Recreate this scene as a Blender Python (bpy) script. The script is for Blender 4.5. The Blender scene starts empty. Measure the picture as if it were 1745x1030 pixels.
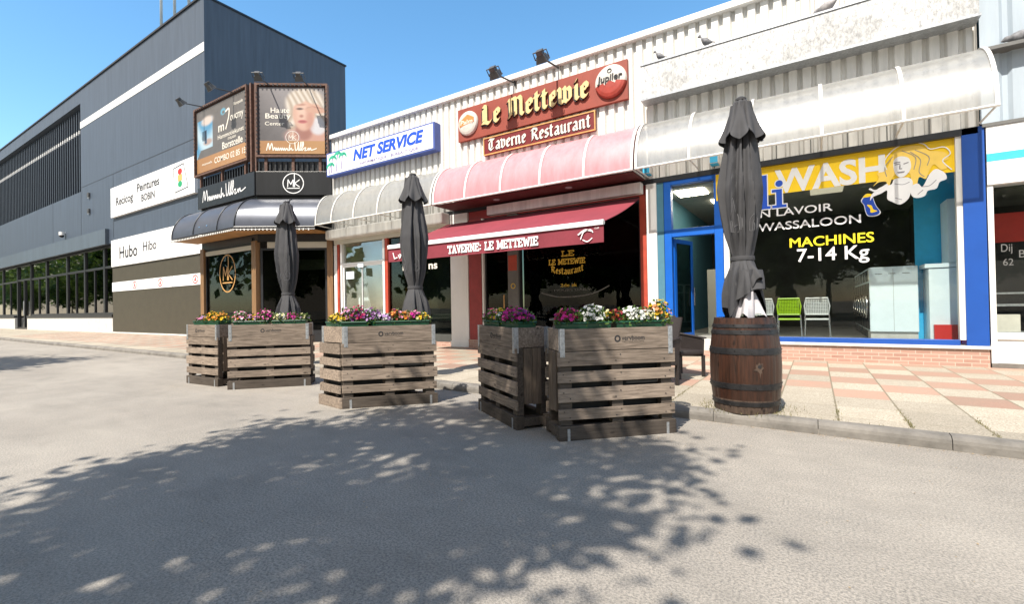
import bpy, math, random
import numpy as np
from mathutils import Vector, Matrix
R = math.radians
scene = bpy.context.scene
COL = scene.collection

# ------------------------------------------------------------------ camera
H = 1.35
cam_d = bpy.data.cameras.new('camera'); cam = bpy.data.objects.new('camera', cam_d); COL.objects.link(cam)
cam_d.sensor_width = 36.0; cam_d.lens = 36.0 * 803.36 / 1745; cam_d.clip_end = 3000; cam_d.clip_start = 0.05
yaw, pitch, roll = R(32.733), R(0.568), R(-1.016)
fwd = Vector((-math.sin(yaw) * math.cos(pitch), math.cos(yaw) * math.cos(pitch), math.sin(pitch)))
r0 = Vector((math.cos(yaw), math.sin(yaw), 0)); u0 = r0.cross(fwd)
rt = r0 * math.cos(roll) + u0 * math.sin(roll); up = -r0 * math.sin(roll) + u0 * math.cos(roll)
M4 = Matrix((rt, up, -fwd)).transposed().to_4x4(); M4.translation = (0, 0, H)
cam.matrix_world = M4
scene.camera = cam

# ------------------------------------------------------------------ sky, sun, exposure
SUN_DIR = Vector((0.0, -1.0, 1.35)).normalized()      # towards the sun
elev = math.asin(SUN_DIR.z)
w = bpy.data.worlds.new('World'); scene.world = w; w.use_nodes = True
nt = w.node_tree; bg = nt.nodes['Background']
sky = nt.nodes.new('ShaderNodeTexSky'); sky.sky_type = 'NISHITA'; sky.sun_disc = False
sky.sun_elevation = elev; sky.sun_rotation = math.atan2(SUN_DIR.x, SUN_DIR.y)
sky.air_density = 1.0; sky.dust_density = 0.4; sky.ozone_density = 1.0; sky.altitude = 50
def wn(kind, **kw):
    n = nt.nodes.new('ShaderNode' + kind)
    for k_, v_ in kw.items(): setattr(n, k_, v_)
    return n
hs = wn('HueSaturation'); hs.inputs['Saturation'].default_value = 1.22; hs.inputs['Hue'].default_value = .49; hs.inputs['Value'].default_value = 1.35
nt.links.new(sky.outputs[0], hs.inputs['Color'])
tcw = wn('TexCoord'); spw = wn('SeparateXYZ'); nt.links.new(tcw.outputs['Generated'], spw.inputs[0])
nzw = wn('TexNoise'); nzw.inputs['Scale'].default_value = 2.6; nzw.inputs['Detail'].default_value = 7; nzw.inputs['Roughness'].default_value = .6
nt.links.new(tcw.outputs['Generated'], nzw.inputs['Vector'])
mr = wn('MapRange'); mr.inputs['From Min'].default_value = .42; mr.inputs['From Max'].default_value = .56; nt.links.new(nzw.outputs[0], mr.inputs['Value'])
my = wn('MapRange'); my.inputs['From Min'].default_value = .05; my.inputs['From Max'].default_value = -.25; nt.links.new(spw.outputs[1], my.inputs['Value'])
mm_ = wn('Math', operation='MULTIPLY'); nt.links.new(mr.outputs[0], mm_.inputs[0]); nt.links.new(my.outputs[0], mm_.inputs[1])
mxw = wn('Mix', data_type='RGBA'); nt.links.new(mm_.outputs[0], mxw.inputs[0]); nt.links.new(hs.outputs[0], mxw.inputs[6]); mxw.inputs[7].default_value = (5.0, 4.3, 3.5, 1)  # warm-white clouds, unseen behind the camera, added to make the blue fill neutral
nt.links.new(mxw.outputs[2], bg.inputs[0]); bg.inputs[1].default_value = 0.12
sun_d = bpy.data.lights.new('sun', 'SUN'); sun_d.energy = 5.0; sun_d.angle = R(0.7); sun_d.color = (1, 0.93, 0.83)
sun = bpy.data.objects.new('sun', sun_d); COL.objects.link(sun); sun.location = (0, -20, 30)
sun.rotation_euler = SUN_DIR.to_track_quat('Z', 'Y').to_euler()
vs = scene.view_settings
vs.view_transform = 'Standard'; vs.look = 'None'; vs.exposure = 0.82; vs.gamma = 1; vs.use_curve_mapping = False
scene.cycles.max_bounces = 8; scene.cycles.transparent_max_bounces = 16

# ------------------------------------------------------------------ materials
def srgb(r, g, b):
    f = lambda c: (c / 255 / 12.92) if c / 255 <= 0.04045 else ((c / 255 + 0.055) / 1.055) ** 2.4
    return (f(r), f(g), f(b))
MATS = {}
def base_mat(name):
    m = bpy.data.materials.new(name); m.use_nodes = True
    MATS[name] = m
    return m, m.node_tree, m.node_tree.nodes['Principled BSDF']
def nd(t, kind, **kw):
    n = t.nodes.new('ShaderNode' + kind)
    for k, v in kw.items():
        if k.startswith('i_'):
            key = k[2:]; key = int(key) if key.isdigit() else key
            n.inputs[key].default_value = v
        else: setattr(n, k, v)
    return n
def mixc(t, fac, a, b, mode='MIX'):
    n = t.nodes.new('ShaderNodeMix'); n.data_type = 'RGBA'; n.blend_type = mode
    for s, v in ((n.inputs[0], fac), (n.inputs[6], a), (n.inputs[7], b)):
        if hasattr(v, 'links'): t.links.new(v, s)
        elif isinstance(v, (int, float)): s.default_value = v
        else: s.default_value = (*v[:3], 1)
    return n.outputs[2]
def math_n(t, op, a, b=None, c=None):
    n = t.nodes.new('ShaderNodeMath'); n.operation = op
    for s, v in zip(n.inputs, (a, b, c)):
        if v is None: continue
        if hasattr(v, 'links'): t.links.new(v, s)
        else: s.default_value = v
    return n.outputs[0]
def ramp(t, src, p0, p1, c0=(0, 0, 0), c1=(1, 1, 1)):
    n = t.nodes.new('ShaderNodeValToRGB'); e = n.color_ramp.elements
    e[0].position = p0; e[1].position = p1; e[0].color = (*c0, 1); e[1].color = (*c1, 1)
    t.links.new(src, n.inputs[0]); return n.outputs[0]
def noise(t, scale, detail=3, rough=.6, stretch=None, coord='Object'):
    tc = t.nodes.new('ShaderNodeTexCoord'); src = tc.outputs[coord]
    if stretch:
        mp = t.nodes.new('ShaderNodeMapping'); mp.inputs['Scale'].default_value = stretch
        t.links.new(src, mp.inputs[0]); src = mp.outputs[0]
    n = t.nodes.new('ShaderNodeTexNoise'); n.inputs['Scale'].default_value = scale
    n.inputs['Detail'].default_value = detail; n.inputs['Roughness'].default_value = rough
    t.links.new(src, n.inputs['Vector']); return n.outputs[0]
def bump(t, b, height, strength=.3, dist=.01):
    n = t.nodes.new('ShaderNodeBump'); n.inputs['Strength'].default_value = strength; n.inputs['Distance'].default_value = dist
    t.links.new(height, n.inputs['Height']); t.links.new(n.outputs[0], b.inputs['Normal'])
def mat(name, col, rough=.6, metal=0, var=.15, scale=6, dark=None, stretch=None, bmp=0, spec=.5, island=0, coat=0):
    """painted / plain surface: base colour broken up by two scales of noise (wear, dirt)"""
    if name in MATS: return MATS[name]
    m, t, b = base_mat(name)
    dk = dark or tuple(c * (1 - var * 1.6) for c in col); lt = tuple(min(1, c * (1 + var * .5)) for c in col)
    n = noise(t, scale, 5, .65, stretch)
    c = ramp(t, n, .32, .68, dk, lt)
    n2 = noise(t, scale * 9, 3, .6, stretch)
    c = mixc(t, math_n(t, 'MULTIPLY', n2, var * .8), c, tuple(x * .55 for x in col))
    if island:
        g = t.nodes.new('ShaderNodeNewGeometry')
        h = t.nodes.new('ShaderNodeHueSaturation'); t.links.new(c, h.inputs['Color'])
        t.links.new(math_n(t, 'MULTIPLY_ADD', g.outputs['Random Per Island'], island, 1 - island * .55), h.inputs['Value'])
        c = h.outputs[0]
    t.links.new(c, b.inputs['Base Color'])
    b.inputs['Roughness'].default_value = rough; b.inputs['Metallic'].default_value = metal
    b.inputs['Specular IOR Level'].default_value = spec
    if coat: b.inputs['Coat Weight'].default_value = coat
    if bmp: bump(t, b, n2, bmp, .01)
    return m
def vcol_mat(name, rough=.45):
    m, t, b = base_mat(name)
    a = t.nodes.new('ShaderNodeVertexColor'); a.layer_name = 'Col'
    n = noise(t, 3, 3)
    t.links.new(mixc(t, math_n(t, 'MULTIPLY', n, .12), a.outputs[0], (.4, .4, .38)), b.inputs['Base Color'])
    b.inputs['Roughness'].default_value = rough
    return m
def glass_mat(name, tint=(1, 1, 1), refl=1.0, ior=1.5):
    m, t, b = base_mat(name); t.nodes.remove(b)
    out = t.nodes['Material Output']
    tr = nd(t, 'BsdfTransparent'); tr.inputs[0].default_value = (*tint, 1)
    gl = nd(t, 'BsdfGlossy'); gl.inputs['Roughness'].default_value = 0.015
    n = noise(t, .35, 2); bp = nd(t, 'Bump'); bp.inputs['Strength'].default_value = .06; bp.inputs['Distance'].default_value = .05
    t.links.new(n, bp.inputs['Height']); t.links.new(bp.outputs[0], gl.inputs['Normal'])
    fr = nd(t, 'Fresnel'); fr.inputs[0].default_value = ior
    mx = nd(t, 'MixShader')
    t.links.new(math_n(t, 'MULTIPLY', fr.outputs[0], refl), mx.inputs[0])
    t.links.new(tr.outputs[0], mx.inputs[1]); t.links.new(gl.outputs[0], mx.inputs[2]); t.links.new(mx.outputs[0], out.inputs[0])
    return m
def plastic_sheet(name, col, transp, gloss=.14):
    """cloudy polycarbonate sheet"""
    m, t, b = base_mat(name); t.nodes.remove(b); out = t.nodes['Material Output']
    n = noise(t, 2.2, 5, .7, (1, 4, .6)); n2 = noise(t, 14, 4, .7, (1, 1, .25))
    c = mixc(t, ramp(t, n, .35, .75), col, tuple(x * .72 for x in col))
    c = mixc(t, ramp(t, n2, .5, .8), c, tuple(x * .6 for x in col))
    df = nd(t, 'BsdfDiffuse'); tl = nd(t, 'BsdfTranslucent'); tr = nd(t, 'BsdfTransparent'); gl = nd(t, 'BsdfGlossy')
    gl.inputs['Roughness'].default_value = .28
    for s in (df, tl): t.links.new(c, s.inputs[0])
    tr.inputs[0].default_value = (.92, .93, .93, 1)
    a = nd(t, 'MixShader'); a.inputs[0].default_value = .5
    t.links.new(df.outputs[0], a.inputs[1]); t.links.new(tl.outputs[0], a.inputs[2])
    d = nd(t, 'MixShader'); t.links.new(math_n(t, 'MULTIPLY_ADD', n, -.25, transp + .12), d.inputs[0])
    t.links.new(a.outputs[0], d.inputs[1]); t.links.new(tr.outputs[0], d.inputs[2])
    e = nd(t, 'MixShader'); e.inputs[0].default_value = gloss
    t.links.new(d.outputs[0], e.inputs[1]); t.links.new(gl.outputs[0], e.inputs[2]); t.links.new(e.outputs[0], out.inputs[0])
    return m
def wood_mat(name, light, dark, island=.5, axis=(1, 12, 12)):
    m, t, b = base_mat(name)
    g = t.nodes.new('ShaderNodeNewGeometry'); tc = t.nodes.new('ShaderNodeTexCoord')
    ad = t.nodes.new('ShaderNodeVectorMath'); ad.operation = 'ADD'
    cm = t.nodes.new('ShaderNodeCombineXYZ')
    t.links.new(math_n(t, 'MULTIPLY', g.outputs['Random Per Island'], 37.0), cm.inputs[0])
    t.links.new(math_n(t, 'MULTIPLY', g.outputs['Random Per Island'], 11.0), cm.inputs[2])
    t.links.new(tc.outputs['Object'], ad.inputs[0]); t.links.new(cm.outputs[0], ad.inputs[1])
    mp = t.nodes.new('ShaderNodeMapping'); mp.inputs['Scale'].default_value = axis
    t.links.new(ad.outputs[0], mp.inputs[0])
    n = nd(t, 'TexNoise'); n.inputs['Scale'].default_value = 3.2; n.inputs['Detail'].default_value = 7; n.inputs['Roughness'].default_value = .7; n.inputs['Distortion'].default_value = .6
    t.links.new(mp.outputs[0], n.inputs['Vector'])
    n2 = nd(t, 'TexNoise'); n2.inputs['Scale'].default_value = 2.2; n2.inputs['Detail'].default_value = 4
    t.links.new(ad.outputs[0], n2.inputs['Vector'])
    c = ramp(t, n.outputs[0], .33, .68, dark, light)
    c = mixc(t, math_n(t, 'MULTIPLY', ramp(t, n2.outputs[0], .45, .75), .55), c, tuple(x * .45 for x in light))
    # knots
    v = nd(t, 'TexVoronoi'); v.inputs['Scale'].default_value = 4.3; mp2 = t.nodes.new('ShaderNodeMapping'); mp2.inputs['Scale'].default_value = tuple(.75 if a == 1 else 1.5 for a in axis)
    t.links.new(ad.outputs[0], mp2.inputs[0]); t.links.new(mp2.outputs[0], v.inputs['Vector'])
    k = ramp(t, v.outputs['Distance'], .05, .13, (1, 1, 1), (0, 0, 0))
    c = mixc(t, math_n(t, 'MULTIPLY', k, .8), c, tuple(x * .25 for x in dark))
    h = t.nodes.new('ShaderNodeHueSaturation'); t.links.new(c, h.inputs['Color'])
    t.links.new(math_n(t, 'MULTIPLY_ADD', g.outputs['Random Per Island'], island, 1 - island * .5), h.inputs['Value'])
    t.links.new(h.outputs[0], b.inputs['Base Color']); b.inputs['Roughness'].default_value = .8
    b.inputs['Specular IOR Level'].default_value = .25
    bump(t, b, n.outputs[0], .35, .004)
    return m
def leaf_mat(name, c0, c1, trans=.35):
    m, t, b = base_mat(name); out = t.nodes['Material Output']
    g = t.nodes.new('ShaderNodeNewGeometry')
    c = ramp(t, g.outputs['Random Per Island'], 0, 1, c0, c1)
    t.links.new(c, b.inputs['Base Color']); b.inputs['Roughness'].default_value = .5
    tl = nd(t, 'BsdfTranslucent'); t.links.new(c, tl.inputs[0])
    mx = nd(t, 'MixShader'); mx.inputs[0].default_value = trans
    t.links.new(b.outputs[0], mx.inputs[1]); t.links.new(tl.outputs[0], mx.inputs[2]); t.links.new(mx.outputs[0], out.inputs[0])
    return m

# ground materials
def road_mat():
    m, t, b = base_mat('old_asphalt')
    big = noise(t, .35, 5, .6); mid = noise(t, 2.2, 5, .65); fine = noise(t, 70, 3, .7); spk = noise(t, 210, 2, .6)
    c = ramp(t, big, .3, .7, (.3, .27, .232), (.39, .353, .305))
    c = mixc(t, math_n(t, 'MULTIPLY', ramp(t, mid, .42, .72), .45), c, (.215, .2, .178))
    c = mixc(t, math_n(t, 'MULTIPLY', ramp(t, fine, .42, .62), .7), c, (.105, .1, .092))
    c = mixc(t, math_n(t, 'MULTIPLY', ramp(t, spk, .56, .72), .55), c, (.5, .48, .44))
    st1 = noise(t, .9, 6, .7, (1, 2.2, 1)); st2 = noise(t, .16, 4, .6, (1, 2.5, 1)); crs = noise(t, 85, 3, .75)
    c = mixc(t, math_n(t, 'MULTIPLY', ramp(t, st1, .5, .7), .42), c, (.17, .157, .138))
    c = mixc(t, math_n(t, 'MULTIPLY', ramp(t, st2, .5, .66), .28), c, (.42, .385, .335))
    c = mixc(t, math_n(t, 'MULTIPLY', ramp(t, crs, .5, .7), .35), c, (.13, .125, .115))
    t.links.new(c, b.inputs['Base Color']); b.inputs['Roughness'].default_value = .88; b.inputs['Specular IOR Level'].default_value = .3
    hs = math_n(t, 'ADD', math_n(t, 'ADD', fine, crs), math_n(t, 'MULTIPLY', spk, .6))
    bump(t, b, hs, .55, .012)
    return m
def pave_mat():
    m, t, b = base_mat('checker_paving')
    tc = t.nodes.new('ShaderNodeTexCoord'); sp = t.nodes.new('ShaderNodeSeparateXYZ'); t.links.new(tc.outputs['Object'], sp.inputs[0])
    X = math_n(t, 'DIVIDE', math_n(t, 'ADD', sp.outputs[0], 60 * .58 + .4), .58)
    Y = math_n(t, 'DIVIDE', math_n(t, 'SUBTRACT', sp.outputs[1], 7.36 - .64 * 10), .64)
    fx = math_n(t, 'FLOOR', X); fy = math_n(t, 'FLOOR', Y)
    par = math_n(t, 'MODULO', math_n(t, 'ADD', fx, fy), 2)
    red = math_n(t, 'MULTIPLY', math_n(t, 'GREATER_THAN', par, .5), math_n(t, 'GREATER_THAN', Y, 10.0))
    wn = nd(t, 'TexWhiteNoise', noise_dimensions='2D'); cb = t.nodes.new('ShaderNodeCombineXYZ')
    t.links.new(fx, cb.inputs[0]); t.links.new(fy, cb.inputs[1]); t.links.new(cb.outputs[0], wn.inputs['Vector'])
    fine = noise(t, 60, 4, .75); mid = noise(t, 3, 4); spk = noise(t, 150, 2, .6)
    white = ramp(t, fine, .38, .62, (.22, .19, .145), (.45, .405, .33))
    white = mixc(t, math_n(t, 'MULTIPLY', ramp(t, spk, .58, .7), .5), white, (.25, .2, .15))
    redc = ramp(t, fine, .3, .7, (.28, .17, .125), (.385, .245, .185))
    c = mixc(t, red, white, redc)
    c = mixc(t, math_n(t, 'MULTIPLY', ramp(t, mid, .42, .75), .5), c, (.26, .225, .17))
    h = t.nodes.new('ShaderNodeHueSaturation'); t.links.new(c, h.inputs['Color'])
    t.links.new(math_n(t, 'MULTIPLY_ADD', wn.outputs[0], .34, .82), h.inputs['Value'])
    ex = math_n(t, 'ABSOLUTE', math_n(t, 'SUBTRACT', math_n(t, 'FRACT', X), .5)); ey = math_n(t, 'ABSOLUTE', math_n(t, 'SUBTRACT', math_n(t, 'FRACT', Y), .5))
    j = math_n(t, 'MAXIMUM', math_n(t, 'GREATER_THAN', ex, .484), math_n(t, 'MULTIPLY', math_n(t, 'GREATER_THAN', ey, .491), .6))
    c = mixc(t, math_n(t, 'MULTIPLY', j, .85), h.outputs[0], (.16, .135, .09))
    t.links.new(c, b.inputs['Base Color']); b.inputs['Roughness'].default_value = .85
    bump(t, b, math_n(t, 'SUBTRACT', fine, math_n(t, 'MULTIPLY', j, 1.5)), .4, .008)
    return m
def brick_mat():
    m, t, b = base_mat('red_brick')
    tc = t.nodes.new('ShaderNodeTexCoord'); mp = t.nodes.new('ShaderNodeMapping'); mp.inputs['Rotation'].default_value = (R(90), 0, 0)
    t.links.new(tc.outputs['Object'], mp.inputs[0])
    br = nd(t, 'TexBrick'); br.inputs['Scale'].default_value = 1; br.inputs['Brick Width'].default_value = .22; br.inputs['Row Height'].default_value = .07
    br.inputs['Mortar Size'].default_value = .006; br.inputs['Color1'].default_value = (.32, .165, .12, 1); br.inputs['Color2'].default_value = (.42, .25, .19, 1)
    br.inputs['Mortar'].default_value = (.5, .42, .34, 1); t.links.new(mp.outputs[0], br.inputs['Vector'])
    n = noise(t, 9, 4)
    t.links.new(mixc(t, math_n(t, 'MULTIPLY', n, .5), br.outputs[0], (.36, .27, .235)), b.inputs['Base Color']); b.inputs['Roughness'].default_value = .9
    bump(t, b, br.outputs['Fac'], -.5, .008)
    return m
def speckle_mat():
    m, t, b = base_mat('blotched_white_board')
    n = noise(t, 16, 7, .8, (1, 1, .5)); n2 = noise(t, 1.1, 4)
    c = ramp(t, n, .44, .66, (.6, .605, .605), (.22, .225, .225))
    k = ramp(t, n2, .52, .62)
    c = mixc(t, math_n(t, 'MULTIPLY', math_n(t, 'MULTIPLY', k, n), .8), c, (.2, .2, .195))
    t.links.new(c, b.inputs['Base Color']); b.inputs['Roughness'].default_value = .7
    return m

mROAD, mPAVE, mBRICK = road_mat(), pave_mat(), brick_mat()
mKERB = mat('kerb_concrete', (.2, .185, .165), .9, var=.3, scale=3, bmp=.4)
mSLATE = mat('slate_cladding', srgb(72, 83, 97), .5, var=.15, scale=.7, stretch=(6, 6, .4))
mSLATE2 = mat('slate_fascia', srgb(82, 94, 105), .5, var=.1, scale=.7, stretch=(3, 3, .5))
mWSTRIPE = mat('white_stripe_paint', (.75, .75, .74), .5, var=.06)
mBLACKF = mat('black_frame', (.018, .02, .024), .4, var=.2)
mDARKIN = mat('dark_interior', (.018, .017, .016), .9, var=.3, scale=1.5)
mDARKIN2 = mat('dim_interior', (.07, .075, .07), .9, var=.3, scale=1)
mPLINTH = mat('pale_plinth_block', (.55, .55, .53), .85, var=.12, scale=4)
mWHITE = mat('white_paint', (.77, .765, .745), .5, var=.06, scale=2, stretch=(1, 1, .3))
mWHITED = mat('weathered_white_steel', (.74, .725, .685), .5, var=.16, scale=1.5, stretch=(3, 3, .35))
mWSIGN = mat('white_sign_panel', (.82, .82, .82), .4, var=.03)
mOLIVE = mat('dark_olive_panel', srgb(66, 62, 50), .6, var=.1, scale=2)
mINK = mat('black_lettering', (.015, .015, .018), .6, var=.05)
mRED = mat('red_print', srgb(200, 40, 36), .5, var=.05)
mORANGE = mat('orange_print', srgb(235, 165, 90), .5, var=.05)
mGREENP = mat('green_print', srgb(30, 150, 100), .5, var=.05)
mBLACKBAND = mat('black_fascia', (.014, .015, .017), .35, var=.25, scale=1.5, stretch=(4, 4, .4))
mRUST = mat('rusted_steel', (.14, .075, .055), .8, var=.4, scale=9)
mRUSTO = mat('orange_rusted_panel', (.36, .15, .06), .8, var=.35, scale=5)
mWOODO = mat('orange_varnished_wood', (.5, .26, .09), .5, var=.25, scale=4, stretch=(.6, .6, .1))
mJAMB = mat('pale_varnished_wood', (.25, .14, .063), .5, var=.25, scale=6, stretch=(3, 3, .2))
mAWNG = mat('gunmetal_awning', srgb(80, 84, 94), .36, metal=.35, var=.12, scale=2)
mAWNB = mat('blue_print_faded', srgb(96, 134, 168), .5, var=.1)
mGLASS = glass_mat('window_glass', (.95, .97, .96), .4)
mGLASSD = glass_mat('dark_window_glass', (.34, .37, .34), .36)
mGLASSG = glass_mat('green_tinted_glass', (.3, .36, .31), 1.5, 1.5)
mPLASTIC = plastic_sheet('cloudy_canopy_sheet', (.66, .66, .64), .64)
mPINK = mat('faded_pink_canopy_sheet', (.66, .245, .27), .42, var=.14, scale=1.6, stretch=(3, 3, .5))
mPINKR = mat('canopy_lining', (.10, .018, .016), .7, var=.2)
mSIGNB = mat('lightbox_blue_casing', srgb(70, 90, 160), .45, var=.08)
mBLUET = mat('blue_lettering', srgb(16, 76, 190), .5, var=.05)
mPURP = mat('violet_lettering', srgb(84, 66, 140), .5, var=.05)
mTEAL = mat('teal_print', srgb(60, 170, 140), .5, var=.08)
mTERRA = mat('terracotta_sign_board', srgb(140, 62, 46), .6, var=.12, scale=2)
mCREAM = mat('cream_lettering', srgb(214, 190, 134), .6, var=.12, scale=12)
mGOLD = mat('gilt_edge', srgb(196, 150, 90), .5, var=.2, scale=8)
mMAROON = mat('maroon_sign_board', srgb(108, 22, 24), .5, var=.12)
mCAPW = mat('white_cap_plate', (.56, .53, .48), .5, var=.12)
mCAPR = mat('red_cap_plate', srgb(160, 58, 44), .5, var=.12)
mCAPO = mat('orange_cap_print', srgb(214, 130, 70), .5, var=.15)
mAWNR = mat('red_awning_cloth', (.22, .028, .044), .8, var=.12, scale=1.2, stretch=(1, .3, 1))
mALU = mat('white_aluminium', (.72, .73, .74), .35, var=.06)
mREDFR = mat('red_painted_timber', (.30, .03, .03), .5, var=.15, scale=4)
mREDFR2 = mat('brick_red_timber', srgb(176, 70, 50), .55, var=.15, scale=4)
mGREYFR = mat('grey_painted_timber', (.13, .13, .125), .6, var=.1)
mYELT = mat('yellow_lettering', srgb(214, 176, 60), .5, var=.1)
mBLUE = mat('blue_painted_frame', srgb(8, 92, 188), .42, var=.07, scale=2)
mBLUE2 = mat('blue_painted_pillar', srgb(20, 74, 156), .42, var=.07, scale=1.5)
mYEL = mat('yellow_vinyl', srgb(250, 208, 24), .45, var=.04, scale=1)
mYELB = mat('bright_yellow_lettering', srgb(250, 230, 40), .45, var=.03)
mCYAN = mat('cyan_wall_paint', srgb(60, 190, 245), .6, var=.06)
mCYANS = mat('cyan_stripe', srgb(60, 176, 220), .5, var=.03)
mTEALW = mat('teal_wall_paint', srgb(70, 120, 140), .7, var=.06)
mAPPL = mat('pale_blue_enamel', (.72, .84, .9), .3, var=.03)
mAPPD = mat('dark_appliance_front', (.05, .055, .06), .3, metal=.3, var=.2)
mCHROME = mat('bright_steel', (.6, .6, .6), .25, metal=1, var=.1)
mCEIL = mat('ceiling_tiles', (.3, .3, .28), .9, var=.1)
mCEILP = mat('ceiling_light_cover', (.72, .68, .55), .6, var=.05)
_b = MATS['ceiling_light_cover'].node_tree.nodes['Principled BSDF']; _b.inputs['Emission Color'].default_value = (1, .9, .65, 1); _b.inputs['Emission Strength'].default_value = .3
mCEILL = mat('lit_ceiling_light', (.72, .68, .55), .6, var=.05)
_b = MATS['lit_ceiling_light'].node_tree.nodes['Principled BSDF']; _b.inputs['Emission Color'].default_value = (1, .9, .68, 1); _b.inputs['Emission Strength'].default_value = 14
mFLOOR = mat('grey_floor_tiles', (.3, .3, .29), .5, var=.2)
mLIME = mat('lime_plastic', srgb(150, 190, 20), .45, var=.05)
mGREYP = mat('pale_grey_plastic', (.55, .58, .58), .45, var=.05)
mGREYC = mat('blue_grey_cladding', srgb(168, 180, 190), .5, var=.1, scale=1, stretch=(3, 3, .4))
mSPECK = speckle_mat()
mZINC = mat('galvanised_steel', (.46, .48, .5), .45, metal=.7, var=.25, scale=30)
mSTEEL = mat('dark_lamp_housing', (.09, .09, .09), .5, metal=.3, var=.2)
mLAMPG = mat('grey_lamp_glass', (.38, .4, .42), .2, var=.1)
mWOODG = wood_mat('grey_weathered_wood', (.33, .262, .206), (.095, .074, .058), .55)
mWOODD = wood_mat('dark_weathered_wood', (.115, .094, .077), (.045, .036, .029), .35)
mWOODV = wood_mat('weathered_upright_board', (.2, .152, .114), (.075, .058, .045), .3, (12, 12, 1))
mLINER = mat('black_liner', (.012, .012, .012), .8, var=.2)
mTROUGH = mat('green_plastic_trough', (.01, .075, .035), .45, var=.15)
mSOIL = mat('potting_soil', (.03, .02, .014), .95, var=.4, scale=30)
mUMB = mat('charcoal_canvas', (.05, .05, .054), .85, var=.14, scale=3, bmp=.15)
mUMBP = mat('faint_grey_print', (.17, .17, .18), .8, var=.2)
mLINING = mat('pale_lining_cloth', (.46, .44, .46), .8, var=.15, scale=6)
mPOLE = mat('dark_pole', (.06, .055, .05), .5, var=.2)
mOAK = wood_mat('stained_barrel_oak', (.046, .0185, .0105), (.011, .0062, .0045), .65, (12, 12, 1))
MATS['stained_barrel_oak'].node_tree.nodes['Principled BSDF'].inputs['Roughness'].default_value = .38
MATS['stained_barrel_oak'].node_tree.nodes['Principled BSDF'].inputs['Specular IOR Level'].default_value = .4
mOAKD = wood_mat('worn_barrel_foot', (.11, .075, .055), (.045, .032, .026), .4, (12, 12, 1))
mIRON = mat('barrel_hoop_iron', (.035, .034, .036), .45, metal=.5, var=.35, scale=12)
mRATTAN = mat('brown_woven_resin', (.024, .016, .0145), .6, var=.35, scale=60, bmp=.6)
mCUSH = mat('grey_seat_patch', (.3, .3, .31), .7, var=.2)
mPIGEON = mat('pigeon_feathers', (.2, .2, .215), .7, var=.45, scale=14)
mPIGEONW = mat('pale_pigeon_feathers', (.38, .36, .36), .7, var=.35, scale=10)
mBARK = mat('tree_bark', (.09, .07, .05), .9, var=.4, scale=9, bmp=.5)
mLEAF = leaf_mat('tree_leaves', (.018, .045, .01), (.07, .13, .025))
mLEAFB = leaf_mat('bright_tree_leaves', (.05, .10, .012), (.16, .24, .04), .45)
mPLANT = leaf_mat('petunia_leaves', (.03, .075, .012), (.12, .2, .035))
mWEED = leaf_mat('dry_weeds', (.10, .11, .03), (.28, .24, .11))
mLITTER = leaf_mat('leaf_litter_scraps', (.20, .12, .05), (.45, .33, .18), .1)
mPOST = vcol_mat('printed_poster')
mPOLEB = mat('pale_blue_pole', (.62, .7, .74), .4, var=.06)
mSKIN = mat('white_vinyl_figure', (.84, .84, .84), .45, var=.02)
mHAIR = mat('golden_vinyl_hair', srgb(250, 212, 100), .45, var=.05)
mLINE = mat('grey_outline_print', (.28, .27, .3), .6, var=.1)
mBOTT = mat('blue_vinyl_bottle', srgb(14, 66, 170), .45, var=.04)
mPAPER = mat('pale_paper', (.7, .66, .58), .7, var=.06)
mBEIGE = mat('beige_partition', (.56, .54, .46), .8, var=.06, scale=1)
mREDP = mat('red_backlit_board', srgb(186, 40, 26), .5, var=.1)

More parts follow.
